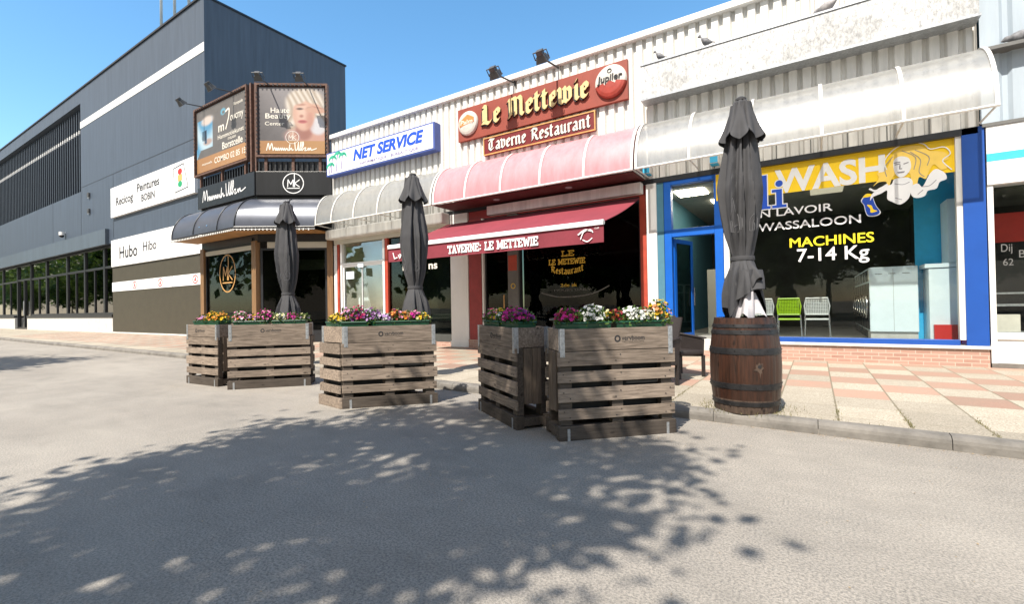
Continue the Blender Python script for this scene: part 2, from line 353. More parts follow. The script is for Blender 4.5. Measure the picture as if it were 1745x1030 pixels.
# ------------------------------------------------------------------ mesh builder
class Frame:
    def __init__(s, o, u, n, v=(0, 0, 1)):
        s.o = Vector(o); s.u = Vector(u).normalized(); s.n = Vector(n).normalized(); s.v = Vector(v).normalized()
    def __call__(s, u, v, d=0): return s.o + s.u * u + s.v * v + s.n * d
    def off(s, d): return Frame(s.o + s.n * d, s.u, s.n, s.v)
FW = Frame((0, 11.6, 0), (1, 0, 0), (0, -1, 0))          # shop facade: u = X, d = out towards the street
class MB:
    def __init__(s): s.v = []; s.f = []; s.m = []; s.col = None; s.cuts = []
    def ng(s):   # what follows is a separate piece: build() links it as a part of its own
        if s.f and (not s.cuts or s.cuts[-1][1] != len(s.f)): s.cuts.append((len(s.v), len(s.f)))
        return s
    def add(s, vs, fs, mi=0):
        k = len(s.v); s.v += [tuple(p) for p in vs]; s.f += [tuple(i + k for i in f) for f in fs]; s.m += [mi] * len(fs); return s
    def hexa(s, P, mi=0):   # 8 points: bottom 0-3 ccw, top 4-7
        return s.add(P, [(3, 2, 1, 0), (4, 5, 6, 7), (0, 1, 5, 4), (1, 2, 6, 5), (2, 3, 7, 6), (3, 0, 4, 7)], mi)
    def box(s, x0, x1, y0, y1, z0, z1, mi=0, M=None):
        P = [Vector(p) for p in ((x0, y0, z0), (x1, y0, z0), (x1, y1, z0), (x0, y1, z0), (x0, y0, z1), (x1, y0, z1), (x1, y1, z1), (x0, y1, z1))]
        if M is not None: P = [M @ p for p in P]
        return s.hexa(P, mi)
    def fbox(s, F, u0, u1, v0, v1, d0, d1, mi=0):
        return s.hexa([F(u0, v0, d1), F(u1, v0, d1), F(u1, v0, d0), F(u0, v0, d0), F(u0, v1, d1), F(u1, v1, d1), F(u1, v1, d0), F(u0, v1, d0)], mi)
    def frame_ring(s, F, u0, u1, v0, v1, w, d0, d1, mi=0):   # rectangular frame of four butted bars
        s.fbox(F, u0, u0 + w, v0, v1, d0, d1, mi); s.fbox(F, u1 - w, u1, v0, v1, d0, d1, mi)
        s.fbox(F, u0 + w, u1 - w, v0, v0 + w, d0, d1, mi); s.fbox(F, u0 + w, u1 - w, v1 - w, v1, d0, d1, mi); return s
    def prism(s, F, pts, d0, d1, mi=0):
        a = sum(pts[i][0] * pts[(i + 1) % len(pts)][1] - pts[(i + 1) % len(pts)][0] * pts[i][1] for i in range(len(pts)))
        if a < 0: pts = pts[::-1]
        n = len(pts); V = [F(x, y, d1) for x, y in pts] + [F(x, y, d0) for x, y in pts]
        fs = [tuple(range(n)), tuple(range(2 * n - 1, n - 1, -1))] + [(i, i + n, (i + 1) % n + n, (i + 1) % n) for i in range(n)]
        return s.add(V, fs, mi)
    def tube(s, pts, r, n=8, mi=0, cap=True):
        pts = [Vector(p) for p in pts]; rs = r if isinstance(r, (list, tuple)) else [r] * len(pts)
        V = []; fs = []; prev = None
        for i, p in enumerate(pts):
            t = (pts[min(i + 1, len(pts) - 1)] - pts[max(i - 1, 0)]).normalized()
            if prev is None:
                a = Vector((0, 0, 1)) if abs(t.z) < .9 else Vector((1, 0, 0)); e1 = t.cross(a).normalized()
            else: e1 = (prev - t * prev.dot(t)).normalized()
            prev = e1; e2 = t.cross(e1)
            for k in range(n):
                an = 2 * math.pi * k / n; V.append(p + (e1 * math.cos(an) + e2 * math.sin(an)) * rs[i])
        for i in range(len(pts) - 1):
            for k in range(n):
                fs.append((i * n + k, i * n + (k + 1) % n, (i + 1) * n + (k + 1) % n, (i + 1) * n + k))
        if cap: fs += [tuple(range(n - 1, -1, -1)), tuple(range((len(pts) - 1) * n, len(pts) * n))]
        return s.add(V, fs, mi)
    def lathe(s, prof, n=32, c=(0, 0, 0), mi=0, rfun=None):
        V = []; fs = []; c = Vector(c)
        for j, (r, z) in enumerate(prof):
            for k in range(n):
                a = 2 * math.pi * k / n; rr = r if rfun is None else rfun(r, z, a, j)
                V.append(c + Vector((rr * math.cos(a), rr * math.sin(a), z)))
        for j in range(len(prof) - 1):
            for k in range(n): fs.append((j * n + k, j * n + (k + 1) % n, (j + 1) * n + (k + 1) % n, (j + 1) * n + k))
        return s.add(V, fs, mi)
    def sheet(s, rows, mi=0, flip=False):   # grid of points
        n = len(rows[0]); V = [p for r in rows for p in r]
        fs = [(i * n + k, i * n + k + 1, (i + 1) * n + k + 1, (i + 1) * n + k) for i in range(len(rows) - 1) for k in range(n - 1)]
        if flip: fs = [f[::-1] for f in fs]
        return s.add(V, fs, mi)
    def stroke(s, F, pl, wd, d0, d1, nib=None, mi=0):
        """a pen stroke along a polyline: round-ish pen (nib None) or broad nib at an angle"""
        for i in range(len(pl) - 1):
            p = Vector(pl[i]); q = Vector(pl[i + 1]); e = (len(s.f) % 7) * .00025
            t = (q - p)
            if t.length < 1e-6: continue
            t.normalize(); nn = Vector((-t.y, t.x))
            if nib is None:
                p2 = p - t * wd * .38; q2 = q + t * wd * .38
                P = [p2 - nn * wd / 2, q2 - nn * wd / 2, q2 + nn * wd / 2, p2 + nn * wd / 2]
            else:
                b = Vector((math.cos(nib), math.sin(nib))) * wd / 2; thin = nn * wd * .13
                sgn = 1 if b.dot(nn) > 0 else -1
                P = [p - b - thin * sgn, q - b - thin * sgn, q + b + thin * sgn, p + b + thin * sgn]
            s.prism(F, [(a.x, a.y) for a in P], d0, d1 + e, mi)
        return s
    def text(s, F, txt, u0, u1, v0, v1, d0, d1, bold=0.0, shear=0.0, mi=0, space=1.0):
        s.ng(); V, fs = text_geo(txt, bold, shear, space)
        xs = [p[0] for p in V]; ys = [p[1] for p in V]; x0, x1, y0, y1 = min(xs), max(xs), min(ys), max(ys)
        s.add([F(u0 + (x - x0) / (x1 - x0) * (u1 - u0), v0 + (y - y0) / (y1 - y0) * (v1 - v0), d1 if z > 0 else d0) for x, y, z in V], fs, mi); return s.ng()
_txt = {}
def text_geo(txt, bold, shear, space=1.0):
    k = (txt, bold, shear, space)
    if k not in _txt:
        cu = bpy.data.curves.new('tmp_text', 'FONT'); cu.body = txt; cu.extrude = .05; cu.offset = bold; cu.shear = shear; cu.space_character = space
        cu.resolution_u = 4
        ob = bpy.data.objects.new('tmp_text', cu); COL.objects.link(ob)
        dg = bpy.context.evaluated_depsgraph_get(); me = bpy.data.meshes.new_from_object(ob.evaluated_get(dg))
        _txt[k] = ([tuple(v.co) for v in me.vertices], [tuple(p.vertices) for p in me.polygons])
        bpy.data.objects.remove(ob); bpy.data.curves.remove(cu); bpy.data.meshes.remove(me)
    return _txt[k]
def cr(pts, closed=False, k=6):   # Catmull-Rom through 2-D points
    out = []; n = len(pts)
    for i in range(n if closed else n - 1):
        P = [Vector(pts[(i + j) % n] if closed else pts[max(0, min(n - 1, i + j))]) for j in (-1, 0, 1, 2)]
        for q in range(k):
            t = q / k
            p = .5 * ((2 * P[1]) + (P[2] - P[0]) * t + (2 * P[0] - 5 * P[1] + 4 * P[2] - P[3]) * t * t + (3 * P[1] - P[0] - 3 * P[2] + P[3]) * t ** 3)
            out.append(tuple(p))
    if not closed: out.append(tuple(pts[-1]))
    return out
def tag(o, label=None, cat=None, group=None, kind=None):
    if label: o['label'] = label
    if cat: o['category'] = cat
    if group: o['group'] = group
    if kind: o['kind'] = kind
    return o
def thing(name, label, cat, loc=(0, 0, 0), rz=0, group=None):
    o = bpy.data.objects.new(name, None); COL.objects.link(o); o.location = loc; o.rotation_euler = (0, 0, rz); o.empty_display_size = .2
    return tag(o, label, cat, group)
def world_loc(o):
    p = Vector((0, 0, 0))
    while o is not None: p = p + Vector(o.location); o = o.parent
    return p
def build(name, mb, mats, parent=None, smooth=False, bevel=0, local=False, loc=None, label=None, ang=None):
    """one mesh object; mesh is written in world coordinates unless local=True"""
    if mb.cuts:
        ends = [c for c in mb.cuts if c[1] < len(mb.f)] + [(len(mb.v), len(mb.f))]; v0 = f0 = 0; first = None
        for v1, f1 in ends:
            q = MB(); q.v = mb.v[v0:v1]; q.f = [tuple(i - v0 for i in f) for f in mb.f[f0:f1]]; q.m = mb.m[f0:f1]; v0, f0 = v1, f1
            o = build(name, q, mats, parent, smooth, bevel, local, loc, label, ang); first = first or o
        return first
    me = bpy.data.meshes.new(name)
    off = Vector((0, 0, 0))
    if not local: off = world_loc(parent) if parent is not None else Vector(loc or (0, 0, 0))
    me.from_pydata([tuple(Vector(p) - off) for p in mb.v], [], mb.f)
    if not isinstance(mats, (list, tuple)): mats = [mats]
    for m in mats: me.materials.append(m)
    if len(mats) > 1: me.polygons.foreach_set('material_index', mb.m)
    if smooth: me.polygons.foreach_set('use_smooth', [True] * len(me.polygons))
    if mb.col is not None:
        a = me.color_attributes.new('Col', 'FLOAT_COLOR', 'POINT')
        a.data.foreach_set('color', [c for q in mb.col for c in (*q, 1)])
    me.update()
    if ang and smooth: me.set_sharp_from_angle(angle=R(ang))
    o = bpy.data.objects.new(name, me); COL.objects.link(o)
    if parent is not None: o.parent = parent
    elif loc: o.location = loc
    if bevel:
        b = o.modifiers.new('bevel', 'BEVEL'); b.width = bevel; b.segments = 2; b.limit_method = 'ANGLE'; b.angle_limit = R(40)
    if label: o['label'] = label
    return o
def copy_tree(o, parent=None):
    c = o.copy(); COL.objects.link(c)
    if parent is not None: c.parent = parent
    for ch in list(o.children): copy_tree(ch, c)
    return c

# stroke fonts ---------------------------------------------------------------
BL = {'i': (.5, [[(.1, .9), (.25, 1), (.25, .1), (.4, 0)], [(.2, 1.3), (.3, 1.38)]]),
 'n': (.95, [[(.05, .9), (.2, 1), (.2, .08), (.3, 0)], [(.2, .85), (.5, 1), (.65, .88), (.65, .12), (.8, 0)]]),
 'u': (.95, [[(.05, .9), (.2, 1), (.2, .15), (.4, 0), (.65, .15)], [(.55, .92), (.65, 1), (.65, .12), (.8, 0)]]),
 'e': (.75, [[(.2, .9), (.2, .15), (.4, 0), (.62, .15)], [(.2, .88), (.42, 1), (.6, .82), (.55, .6), (.22, .5)]]),
 't': (.65, [[(.25, 1.35), (.25, .12), (.42, 0), (.55, .1)], [(.05, 1), (.5, 1)]]),
 'a': (.85, [[(.15, .85), (.4, 1), (.6, .85), (.6, .1), (.75, 0)], [(.6, .5), (.25, .45), (.15, .2), (.35, 0), (.6, .15)]]),
 'r': (.65, [[(.05, .9), (.2, 1), (.2, .08), (.32, 0)], [(.2, .85), (.45, 1), (.58, .88)]]),
 's': (.7, [[(.55, .88), (.35, 1), (.17, .85), (.2, .6), (.5, .42), (.55, .15), (.35, 0), (.12, .12)]]),
 'v': (.85, [[(.05, 1.1), (.2, .95), (.2, .15), (.42, 0), (.65, .2), (.65, .8), (.45, 1), (.2, .85)]]),
 'w': (1.25, [[(.05, 1.1), (.2, .95), (.2, .15), (.4, 0), (.6, .15)], [(.5, 1.1), (.6, .95), (.6, .12), (.8, 0), (1.02, .2), (1.02, .8), (.85, 1), (.62, .85)]]),
 'L': (1.15, [[(.2, 1.45), (.45, 1.4), (.45, .15)], [(.1, .12), (.45, .12), (.75, 0), (1.0, .2)], [(.25, 1.2), (.25, .3)]]),
 'M': (1.65, [[(.1, 1.3), (.3, 1.42), (.35, .1), (.15, 0)], [(.35, 1.3), (.7, 1.42), (.8, 1.25), (.8, .05)], [(.8, 1.25), (1.15, 1.42), (1.3, 1.2), (1.3, .12), (1.5, 0)]]),
 'T': (1.2, [[(.1, 1.25), (.35, 1.42), (1.0, 1.3), (1.1, 1.4)], [(.6, 1.3), (.25, .9), (.25, .3), (.55, 0), (1.0, .25)], [(.65, 1.2), (.65, .3)]]),
 'R': (1.25, [[(.35, 1.35), (.35, .1), (.2, 0)], [(.1, 1.2), (.4, 1.42), (.9, 1.3), (.95, 1.0), (.45, .75), (.8, .5), (.9, .12), (1.15, 0)]]),
 ' ': (.6, [])}
SL = {'T': (.8, [[(0, 1), (.7, 1)], [(.35, 1), (.35, 0)], [(.2, 0), (.5, 0)], [(0, 1), (0, .8)], [(.7, 1), (.7, .8)]]),
 'A': (.85, [[(.1, 0), (.38, 1), (.66, 0)], [(.2, .35), (.56, .35)], [(0, 0), (.22, 0)], [(.54, 0), (.78, 0)]]),
 'V': (.8, [[(.1, 1), (.38, 0), (.66, 1)], [(0, 1), (.22, 1)], [(.54, 1), (.76, 1)]]),
 'E': (.75, [[(.12, 0), (.12, 1)], [(0, 1), (.6, 1), (.6, .8)], [(.12, .52), (.45, .52)], [(0, 0), (.6, 0), (.6, .2)]]),
 'R': (.85, [[(.12, 0), (.12, 1)], [(0, 1), (.5, 1), (.62, .85), (.62, .65), (.5, .5), (.12, .5)], [(.4, .5), (.65, 0), (.78, 0)], [(0, 0), (.25, 0)]]),
 'N': (.9, [[(.12, 0), (.12, 1), (.66, 0), (.66, 1)], [(0, 1), (.15, 1)], [(.55, 1), (.78, 1)], [(0, 0), (.25, 0)]]),
 'L': (.75, [[(.12, 0), (.12, 1)], [(0, 1), (.26, 1)], [(0, 0), (.6, 0), (.6, .22)]]),
 'M': (1.05, [[(.12, 0), (.12, 1), (.46, .2), (.8, 1), (.8, 0)], [(0, 1), (.15, 1)], [(.78, 1), (.92, 1)], [(0, 0), (.25, 0)], [(.68, 0), (.92, 0)]]),
 'W': (1.1, [[(.08, 1), (.28, 0), (.5, .8), (.72, 0), (.92, 1)], [(0, 1), (.2, 1)], [(.8, 1), (1.0, 1)]]),
 'I': (.45, [[(.17, 0), (.17, 1)], [(.03, 1), (.32, 1)], [(.03, 0), (.32, 0)]]),
 ':': (.4, [[(.15, .15), (.16, .2)], [(.15, .65), (.16, .7)]]), ' ': (.55, [])}
def stroke_text(mb, F, font, txt, u0, u1, v0, h, pen, d0, d1, nib=None, mi=0, arc=0):
    tot = sum(font[c][0] for c in txt); sx = (u1 - u0) / tot; x = 0
    for c in txt:
        a, pls = font[c]
        for pl in pls:
            pts = []
            for px, py in pl:
                u = x + px; q = (u / tot - .5)
                pts.append((u0 + u * sx, v0 + py * h + arc * (4 * q * q)))
            mb.stroke(F, pts, pen, d0, d1, nib, mi)
        x += a
    return mb
SCRIPT = [[(0, .1), (.12, 1.0), (.2, .2), (.33, 1.0), (.42, .1)], [(.42, .1), (.52, .45), (.58, .1), (.64, .4), (.68, .08), (.76, .42), (.8, .1), (.9, .4), (.95, .1), (1.02, .4), (1.08, .12), (1.16, .4), (1.2, .1), (1.3, .38), (1.34, .2), (1.42, .12), (1.5, .85), (1.46, .1), (1.58, .4), (1.64, .12), (1.72, .2)],
          [(1.82, 1.1), (1.86, .15), (1.98, .3), (2.06, 1.15)], [(2.06, 1.15), (2.05, .1), (2.2, .6), (2.22, 1.2), (2.14, .1), (2.36, .7), (2.34, 1.2), (2.26, .12), (2.42, .4), (2.52, .42), (2.46, .1), (2.6, .15), (2.7, .4), (2.72, .12), (2.82, .42), (2.88, .15), (3.2, .35)]]
def script_text(mb, F, u0, u1, v0, h, pen, d0, d1, mi=0):
    sx = (u1 - u0) / 3.2
    for pl in SCRIPT: mb.stroke(F, cr([(u0 + x * sx, v0 + y * h) for x, y in pl], k=4), pen, d0, d1, None, mi)
    return mb
def ring(mb, F, cu, cv, ru, rv, pen, d0, d1, mi=0, n=36, a0=0, a1=2 * math.pi):
    mb.stroke(F, [(cu + ru * math.cos(a0 + (a1 - a0) * i / n), cv + rv * math.sin(a0 + (a1 - a0) * i / n)) for i in range(n + 1)], pen, d0, d1, None, mi); return mb
def monogram(mb, F, cu, cv, r, pen, d0, d1, mi=0, rv=None):
    rv = rv or r
    ring(mb, F, cu, cv, r, rv, pen, d0, d1, mi)
    for pl in ([(-.55, -.35), (-.5, .35), (-.25, -.1), (0, .35), (0, -.35)], [(.12, .9), (.12, -.35)], [(.6, .35), (.12, -.02), (.6, -.35)], [(-.6, -.5), (.6, -.5)]):
        mb.stroke(F, [(cu + x * r, cv + y * rv) for x, y in pl], pen, d0, d1, None, mi)
    return mb

# ================================================================== SETTING
PZ = .12
KP = [(60, 4.2), (6, 5.42), (1.4, 5.6), (-1.4, 5.76), (-15.4, 6.4), (-38, 6.66), (-90, 7.0)]
def kerb_y(x):
    for (xa, ya), (xb, yb) in zip(KP[:-1], KP[1:]):
        if xb <= x <= xa: return ya + (yb - ya) * (x - xa) / (xb - xa)
    return KP[-1][1]
g = MB(); g.add([(-1500, -900, 0), (900, -900, 0), (900, 900, 0), (-1500, 900, 0)], [(0, 1, 2, 3)])
tag(build('road', g, mROAD), kind='structure')
p = MB(); xs = [60, 30, 6, 1.4, -1.4, -6, -10, -15.4, -25, -38, -90]
p.sheet([[(x, kerb_y(x) + .16, PZ) for x in xs], [(x, 40, PZ) for x in xs]])
tag(build('pavement', p, mPAVE), kind='structure')
k = MB(); x = 8.0; rk = random.Random(4)
while x > -88:
    L = 1.0 if x > -20 else 4.0; xa, xb = x - .003, x - L + .003; dz = rk.uniform(-.004, .004)
    prof = [(0, -.02), (.0, .06), (.008, .09), (.03, .112), (.06, .122), (.158, .124), (.158, -.02)]
    rows = []
    for d, z in prof: rows.append([(xa, kerb_y(xa) + d, z + dz), (xb, kerb_y(xb) + d, z + dz)])
    k.sheet(rows)
    n = len(prof)
    k.add([r[0] for r in rows], [tuple(range(n))]); k.add([r[1] for r in rows], [tuple(range(n - 1, -1, -1))])
    x -= L
tag(build('kerb', k, mKERB, smooth=False), kind='structure')

# ================================================================== DARK STORE (left)
DX = -25.6; TOP = 17.3
st = thing('store_building', 'tall slate grey store building with a white stripe and dark louvres, far left', 'building', (-48, 11.6, 0))
F0 = FW
b = MB()
b.fbox(FW, -43.6, DX, 5.9, TOP, -8.5, 0)                      # upper wall right of louvres
b.fbox(FW, -90, -43.6, 16.35, TOP, -8.5, 0); b.fbox(FW, -90, -43.6, 5.9, 10.05, -8.5, 0)
b.fbox(FW, -37.75, DX, .05, 5.9, -8.5, -.05)
build('wall', b, mSLATE, st)
b = MB(); b.fbox(FW, -90, DX + .06, TOP, TOP + .1, -8.56, .07); build('roof_edge', b, mBLACKF, st)
b = MB(); b.fbox(FW, -90, -43.6, 10.05, 16.35, -1.2, -.6); build('louvre_recess', b, mBLACKF, st)
b = MB(); s = MB(); x = -43.75
while x > -78:
    b.fbox(FW, x - .13, x, 10.06, 16.2, -.6, -.25); s.fbox(FW, x - .132, x + .002, 14.5, 14.75, -.4, -.245); x -= .52
build('louvre_fins', b, mat('louvre_slate', srgb(60, 68, 78), .5, var=.15), st); build('louvre_stripe', s, mWSTRIPE, st)
b = MB(); b.fbox(FW, -43.6, DX - .004, 14.52, 14.98, .0, .02); build('white_stripe', b, mWSTRIPE, st)
b = MB(); b.fbox(FW, -90, -38.4, 5.85, 6.85, 0, .22); build('window_fascia', b, mSLATE2, st)
b = MB(); b.fbox(FW, -43.6, DX - .01, 10.3, 10.34, 0, .006); b.fbox(FW, -37.7, -37.66, 6.2, 10.3, 0, .006); b.fbox(FW, -50, -49.96, 6.9, 10, 0, .006); b.fbox(FW, -43.62, -43.58, 6.9, 10, 0, .006)
build('panel_joint', b, mBLACKF, st)
# glazing
b = MB(); b.fbox(FW, -90, -60.9, .05, 1.12, -.4, .05); b.ng(); b.fbox(FW, -57.0, -37.8, .05, 1.12, -.4, .05); build('plinth', b, mPLINTH, st)
b = MB(); b.fbox(FW, -90, -60.95, 1.12, 1.3, -.4, .1); b.ng(); b.fbox(FW, -56.95, -37.8, 1.12, 1.3, -.4, .1); build('window_sill', b, mBLACKF, st)
bays = [(-75, -66), (-66, -60.9), (-56.6, -52.35), (-52.35, -47.3), (-47.3, -43.5), (-43.5, -39.8), (-39.8, -37.8)]
for i, (a, c) in enumerate(bays):
    f = MB(); f.frame_ring(FW, a, c, 1.3, 5.85, .14, -.3, -.12); f.fbox(FW, a + .14, c - .14, 4.35, 4.5, -.28, -.13)
    if c - a > 3: f.fbox(FW, (a + c) / 2 - .06, (a + c) / 2 + .06, 1.44, 4.35, -.28, -.14)
    fo = build('window', f, mBLACKF, st)
    q = MB(); q.fbox(FW, a + .1, c - .1, 1.4, 5.75, -.22, -.2); build('pane', q, mGLASSG, fo)
f = MB(); f.frame_ring(FW, -60.88, -56.62, .12, 5.85, .16, -.32, -.1); f.fbox(FW, -60.72, -56.78, 4.4, 4.56, -.28, -.12); f.fbox(FW, -58.85, -58.65, .28, 4.4, -.28, -.12)
fo = build('door', f, mBLACKF, st)
q = MB(); q.fbox(FW, -60.75, -56.75, .25, 5.75, -.24, -.22); build('pane', q, mGLASSG, fo)
q = MB(); q.tube([(-58.5, 11.66, 1.4), (-58.5, 11.66, 2.6)], .05); build('handle', q, mZINC, fo)
b = MB(); b.fbox(FW, -90, -37.8, .05, 5.85, -6, -5.6); b.fbox(FW, -90, -37.8, .0, .1, -5.6, -.4); build('shop_interior', b, mDARKIN, st)
b = MB(); b.fbox(FW, -37.72, -25.7, .2, 6.0, -.05, .06); build('olive_panel', b, mOLIVE, st)
b = MB(); b.fbox(FW, -37.72, -25.7, .08, .2, -.05, .09); build('panel_base', b, mPLINTH, st)

def wall_sign(name, label, cat, F, u0, u1, v0, v1, d0, d1, m, bev=.004):
    c = F((u0 + u1) / 2, v0, d0); t = thing(name, label, cat, c)
    b = MB(); b.fbox(F, u0, u1, v0, v1, d0, d1); build('board', b, m, t, bevel=bev)
    return t
t = wall_sign('wall_sign', 'upper white sign on the slate wall, reading Peintures BOBIN with a traffic light', 'sign', FW, -37.6, -26.4, 7.45, 9.32, .0, .16, mWSIGN)
b = MB()
b.text(FW, 'Recicog', -36.7, -34.1, 7.95, 8.6, .16, .166, .02); b.text(FW, 'Peintures', -33.5, -30.5, 8.48, 8.98, .16, .166, .02); b.text(FW, 'BOBIN', -32.9, -31.1, 7.85, 8.28, .16, .166, .02)
build('lettering', b, mINK, t)
b = MB(); b.stroke(FW, [(-28.75, 8.6), (-28.75, 9.05), (-27.6, 9.15), (-27.1, 7.85), (-28.6, 7.75)], .05, .16, .166); build('lamp_outline', b, mINK, t)
for nm, z0, m_ in (('red_light', 8.63, mRED), ('amber_light', 8.3, mORANGE), ('green_light', 7.97, mGREENP)):
    b = MB(); b.prism(FW, [(-28.0 + .24 * math.cos(a / 8 * math.pi), z0 + .165 + .165 * math.sin(a / 8 * math.pi)) for a in range(16)] if nm != 'amber_light' else [(-28.24, z0), (-27.76, z0), (-27.76, z0 + .33), (-28.24, z0 + .33)], .16, .168); build(nm, b, m_, t)
t = wall_sign('wall_sign', 'lower white sign on the slate wall with two short words, partly behind the grey awning', 'sign', FW, -37.65, -25.75, 4.32, 6.0, .06, .14, mWSIGN)
b = MB(); b.text(FW, 'Hubo', -36.3, -33.6, 4.75, 5.5, .14, .146, .015); b.text(FW, 'Hibo', -32.8, -31.0, 4.95, 5.5, .14, .146, .01); build('lettering', b, mINK, t)
t = wall_sign('notice_strip', 'narrow white strip with red round pictograms along the dark olive panel', 'sign', FW, -37.7, -25.75, 2.75, 3.33, .06, .09, mWSIGN)
b = MB()
for cu in (-34.2, -30.7, -26.6):
    b.ng(); ring(b, FW, cu, 3.04, .28, .2, .05, .09, .096, n=20); b.stroke(FW, [(cu - .1, 2.95), (cu, 3.15), (cu + .1, 2.95), (cu - .05, 3.02)], .05, .09, .096)
build('pictograms', b, mRED, t)
b = MB(); b.fbox(FW, -33.0, -32.96, 2.76, 3.32, .09, .093); b.fbox(FW, -29.2, -29.16, 2.76, 3.32, .09, .093); build('strip_joint', b, mGREYFR, t)
for i, (x, z) in enumerate(((-31.5, 'left of three'), (-29.8, 'middle of three'), (-28.1, 'right of three'))):
    pole = thing('flagpole', 'thin pale flagpole rising from the slate building roof, ' + z, 'flagpole', (x, 12.0, TOP + .1), group='flagpoles on the slate building')
    b = MB(); b.tube([(x, 12, TOP + .1), (x, 12, TOP + 9)], [.075, .06], 10); build('mast', b, mPOLEB, pole, smooth=True)
    b = MB(); b.box(x - .2, x + .2, 11.8, 12.2, TOP + .1, TOP + .2); build('foot', b, mZINC, pole)
for x, z, l in ((-41.9, 9.55, 'upper'), (-41.9, 8.45, 'lower')):
    t = thing('wall_light', 'small dark wall light on the slate wall under the louvres, %s of two' % l, 'wall light', (x, 11.6, z), group='lights on the slate wall')
    b = MB(); b.fbox(FW, x - .14, x + .14, z - .15, z + .15, 0, .12); build('housing', b, mSTEEL, t, bevel=.02)
    b = MB(); b.fbox(FW, x - .1, x + .1, z - .2, z - .15, .02, .1); build('lens', b, mLAMPG, t)
t = thing('security_camera', 'little white dome camera on the slate wall above the shop windows', 'camera', (-47, 11.6, 7.2))
b = MB(); b.lathe([(.0, .25), (.16, .25), (.16, .0)], 16, (-47, 11.38, 7.25)); b.box(-47.06, -46.94, 11.4, 11.6, 7.42, 7.5); build('mount', b, mWHITE, t, smooth=True, ang=40)
b = MB(); b.lathe([(.15, 0), (.12, -.12), (.0, -.18)], 16, (-47, 11.38, 7.25)); build('dome', b, mBLACKF, t, smooth=True)

# ================================================================== SALON (corner bay)
CA = Vector((-22.3, 9.9, 0)); CC = Vector((-17.9, 9.9, 0)); CB = Vector((-15.62, 11.585, 0))
uR = (CB - CC).normalized(); LR = (CB - CC).length; nR = Vector((uR.y, -uR.x, 0))
FL = Frame((CC.x, CC.y, 0), (1, 0, 0), (0, -1, 0)); FR = Frame(CC, uR, nR)
UA = CA.x - CC.x
def foot(d):  # plan outline offset outward by d along wall A-C-B
    k = (Vector((0, -1, 0)) + nR) / (1 + nR.dot(Vector((0, -1, 0))))
    return [CA + Vector((0, -d, 0)), CC + k * d, CB + k * d]
sl = thing('salon_building', 'black corner beauty salon with angled front, wooden window posts and script fascia', 'building', (-19, 11, 0))
def plan_prism(mb, dout, z0, z1, mi=0, back=20):
    a, c, bb = foot(dout); pts = [a, c, bb, Vector((CB.x, back, 0)), Vector((CA.x, back, 0))]
    n = 5; V = [Vector((q.x, q.y, z0)) for q in pts] + [Vector((q.x, q.y, z1)) for q in pts]
    mb.add(V, [tuple(range(n - 1, -1, -1)), tuple(range(n, 2 * n))] + [(i, (i + 1) % n, (i + 1) % n + n, i + n) for i in range(n)], mi); return mb
b = MB(); plan_prism(b, -.02, 4.0, 7.1); build('wall', b, mBLACKBAND, sl)
b = MB()
for i in range(22): b.fbox(FL, UA + .1 + i * .2, UA + .16 + i * .2, 6.7, 7.08, -.02, .05)
for i in range(14): b.fbox(FR, .1 + i * .2, .16 + i * .2, 6.7, 7.08, -.02, .05)
build('parapet_ribs', b, mBLACKF, sl)
b = MB(); b.fbox(FL, UA, 0.06, 5.77, 6.68, -.02, .12); b.fbox(FR, 0.03, LR, 5.77, 6.68, -.02, .12); build('fascia', b, mBLACKBAND, sl, bevel=.008)
b = MB(); script_text(b, FL, UA + .45, -.55, 5.98, .5, .036, .12, .13); build('script_lettering', b, mWSIGN, sl)
b = MB(); monogram(b, FR, 1.42, 6.22, .38, .03, .12, .13); build('monogram', b, mWSIGN, sl)
# shopfront
b = MB(); b.fbox(FL, UA, -.02, PZ, .5, -.3, .02); b.fbox(FR, .02, LR, PZ, .5, -.3, .02); build('base_wall', b, mBLACKF, sl)
for (F, u0, u1) in ((FL, UA, UA + .3), (FL, -.32, -.02), (FR, LR - .22, LR)):
    b = MB(); b.fbox(F, u0, u1, .5, 4.05, -.12, .06); build('window_post', b, mJAMB, sl, bevel=.006)
b = MB(); b.fbox(FL, UA + .3, -.32, 4.0, 4.2, -.2, .03); b.fbox(FR, .06, LR, 4.0, 4.25, -.2, .03); build('lintel', b, mBLACKF, sl)
b = MB(); b.fbox(FL, UA + .32, -.34, 3.74, 3.92, -.1, -.02); b.fbox(FR, .35, LR - .25, 3.76, 4.0, -.12, -.04); build('blind_box', b, mBEIGE, sl)
f = MB(); f.frame_ring(FL, UA + .3, -.32, .5, 4.0, .06, -.1, -.03); fo = build('window', f, mBLACKF, sl)
q = MB(); q.fbox(FL, UA + .36, -.38, .56, 3.74, -.07, -.06); build('pane', q, mGLASSD, fo)
q = MB(); monogram(q, FL, -2.35, 2.92, .62, .05, -.058, -.054, rv=.76); build('gold_monogram', q, mGOLD, fo)
f = MB(); f.frame_ring(FR, .1, LR - .24, .5, 3.76, .08, -.12, -.03); f.fbox(FR, 1.25, 1.33, .58, 3.68, -.1, -.04); fo = build('window', f, mBLACKF, sl)
q = MB(); q.fbox(FR, .18, LR - .32, .58, 3.68, -.08, -.07); build('pane', q, mGLASSD, fo)
q = MB(); q.fbox(FR, .9, LR - .4, 2.95, 3.35, -.5, -.45); build('inner_blind', q, mBEIGE, sl)
b = MB(); plan_prism(b, -1.6, .1, 4.0); build('shop_interior', b, mOLIVE, sl)
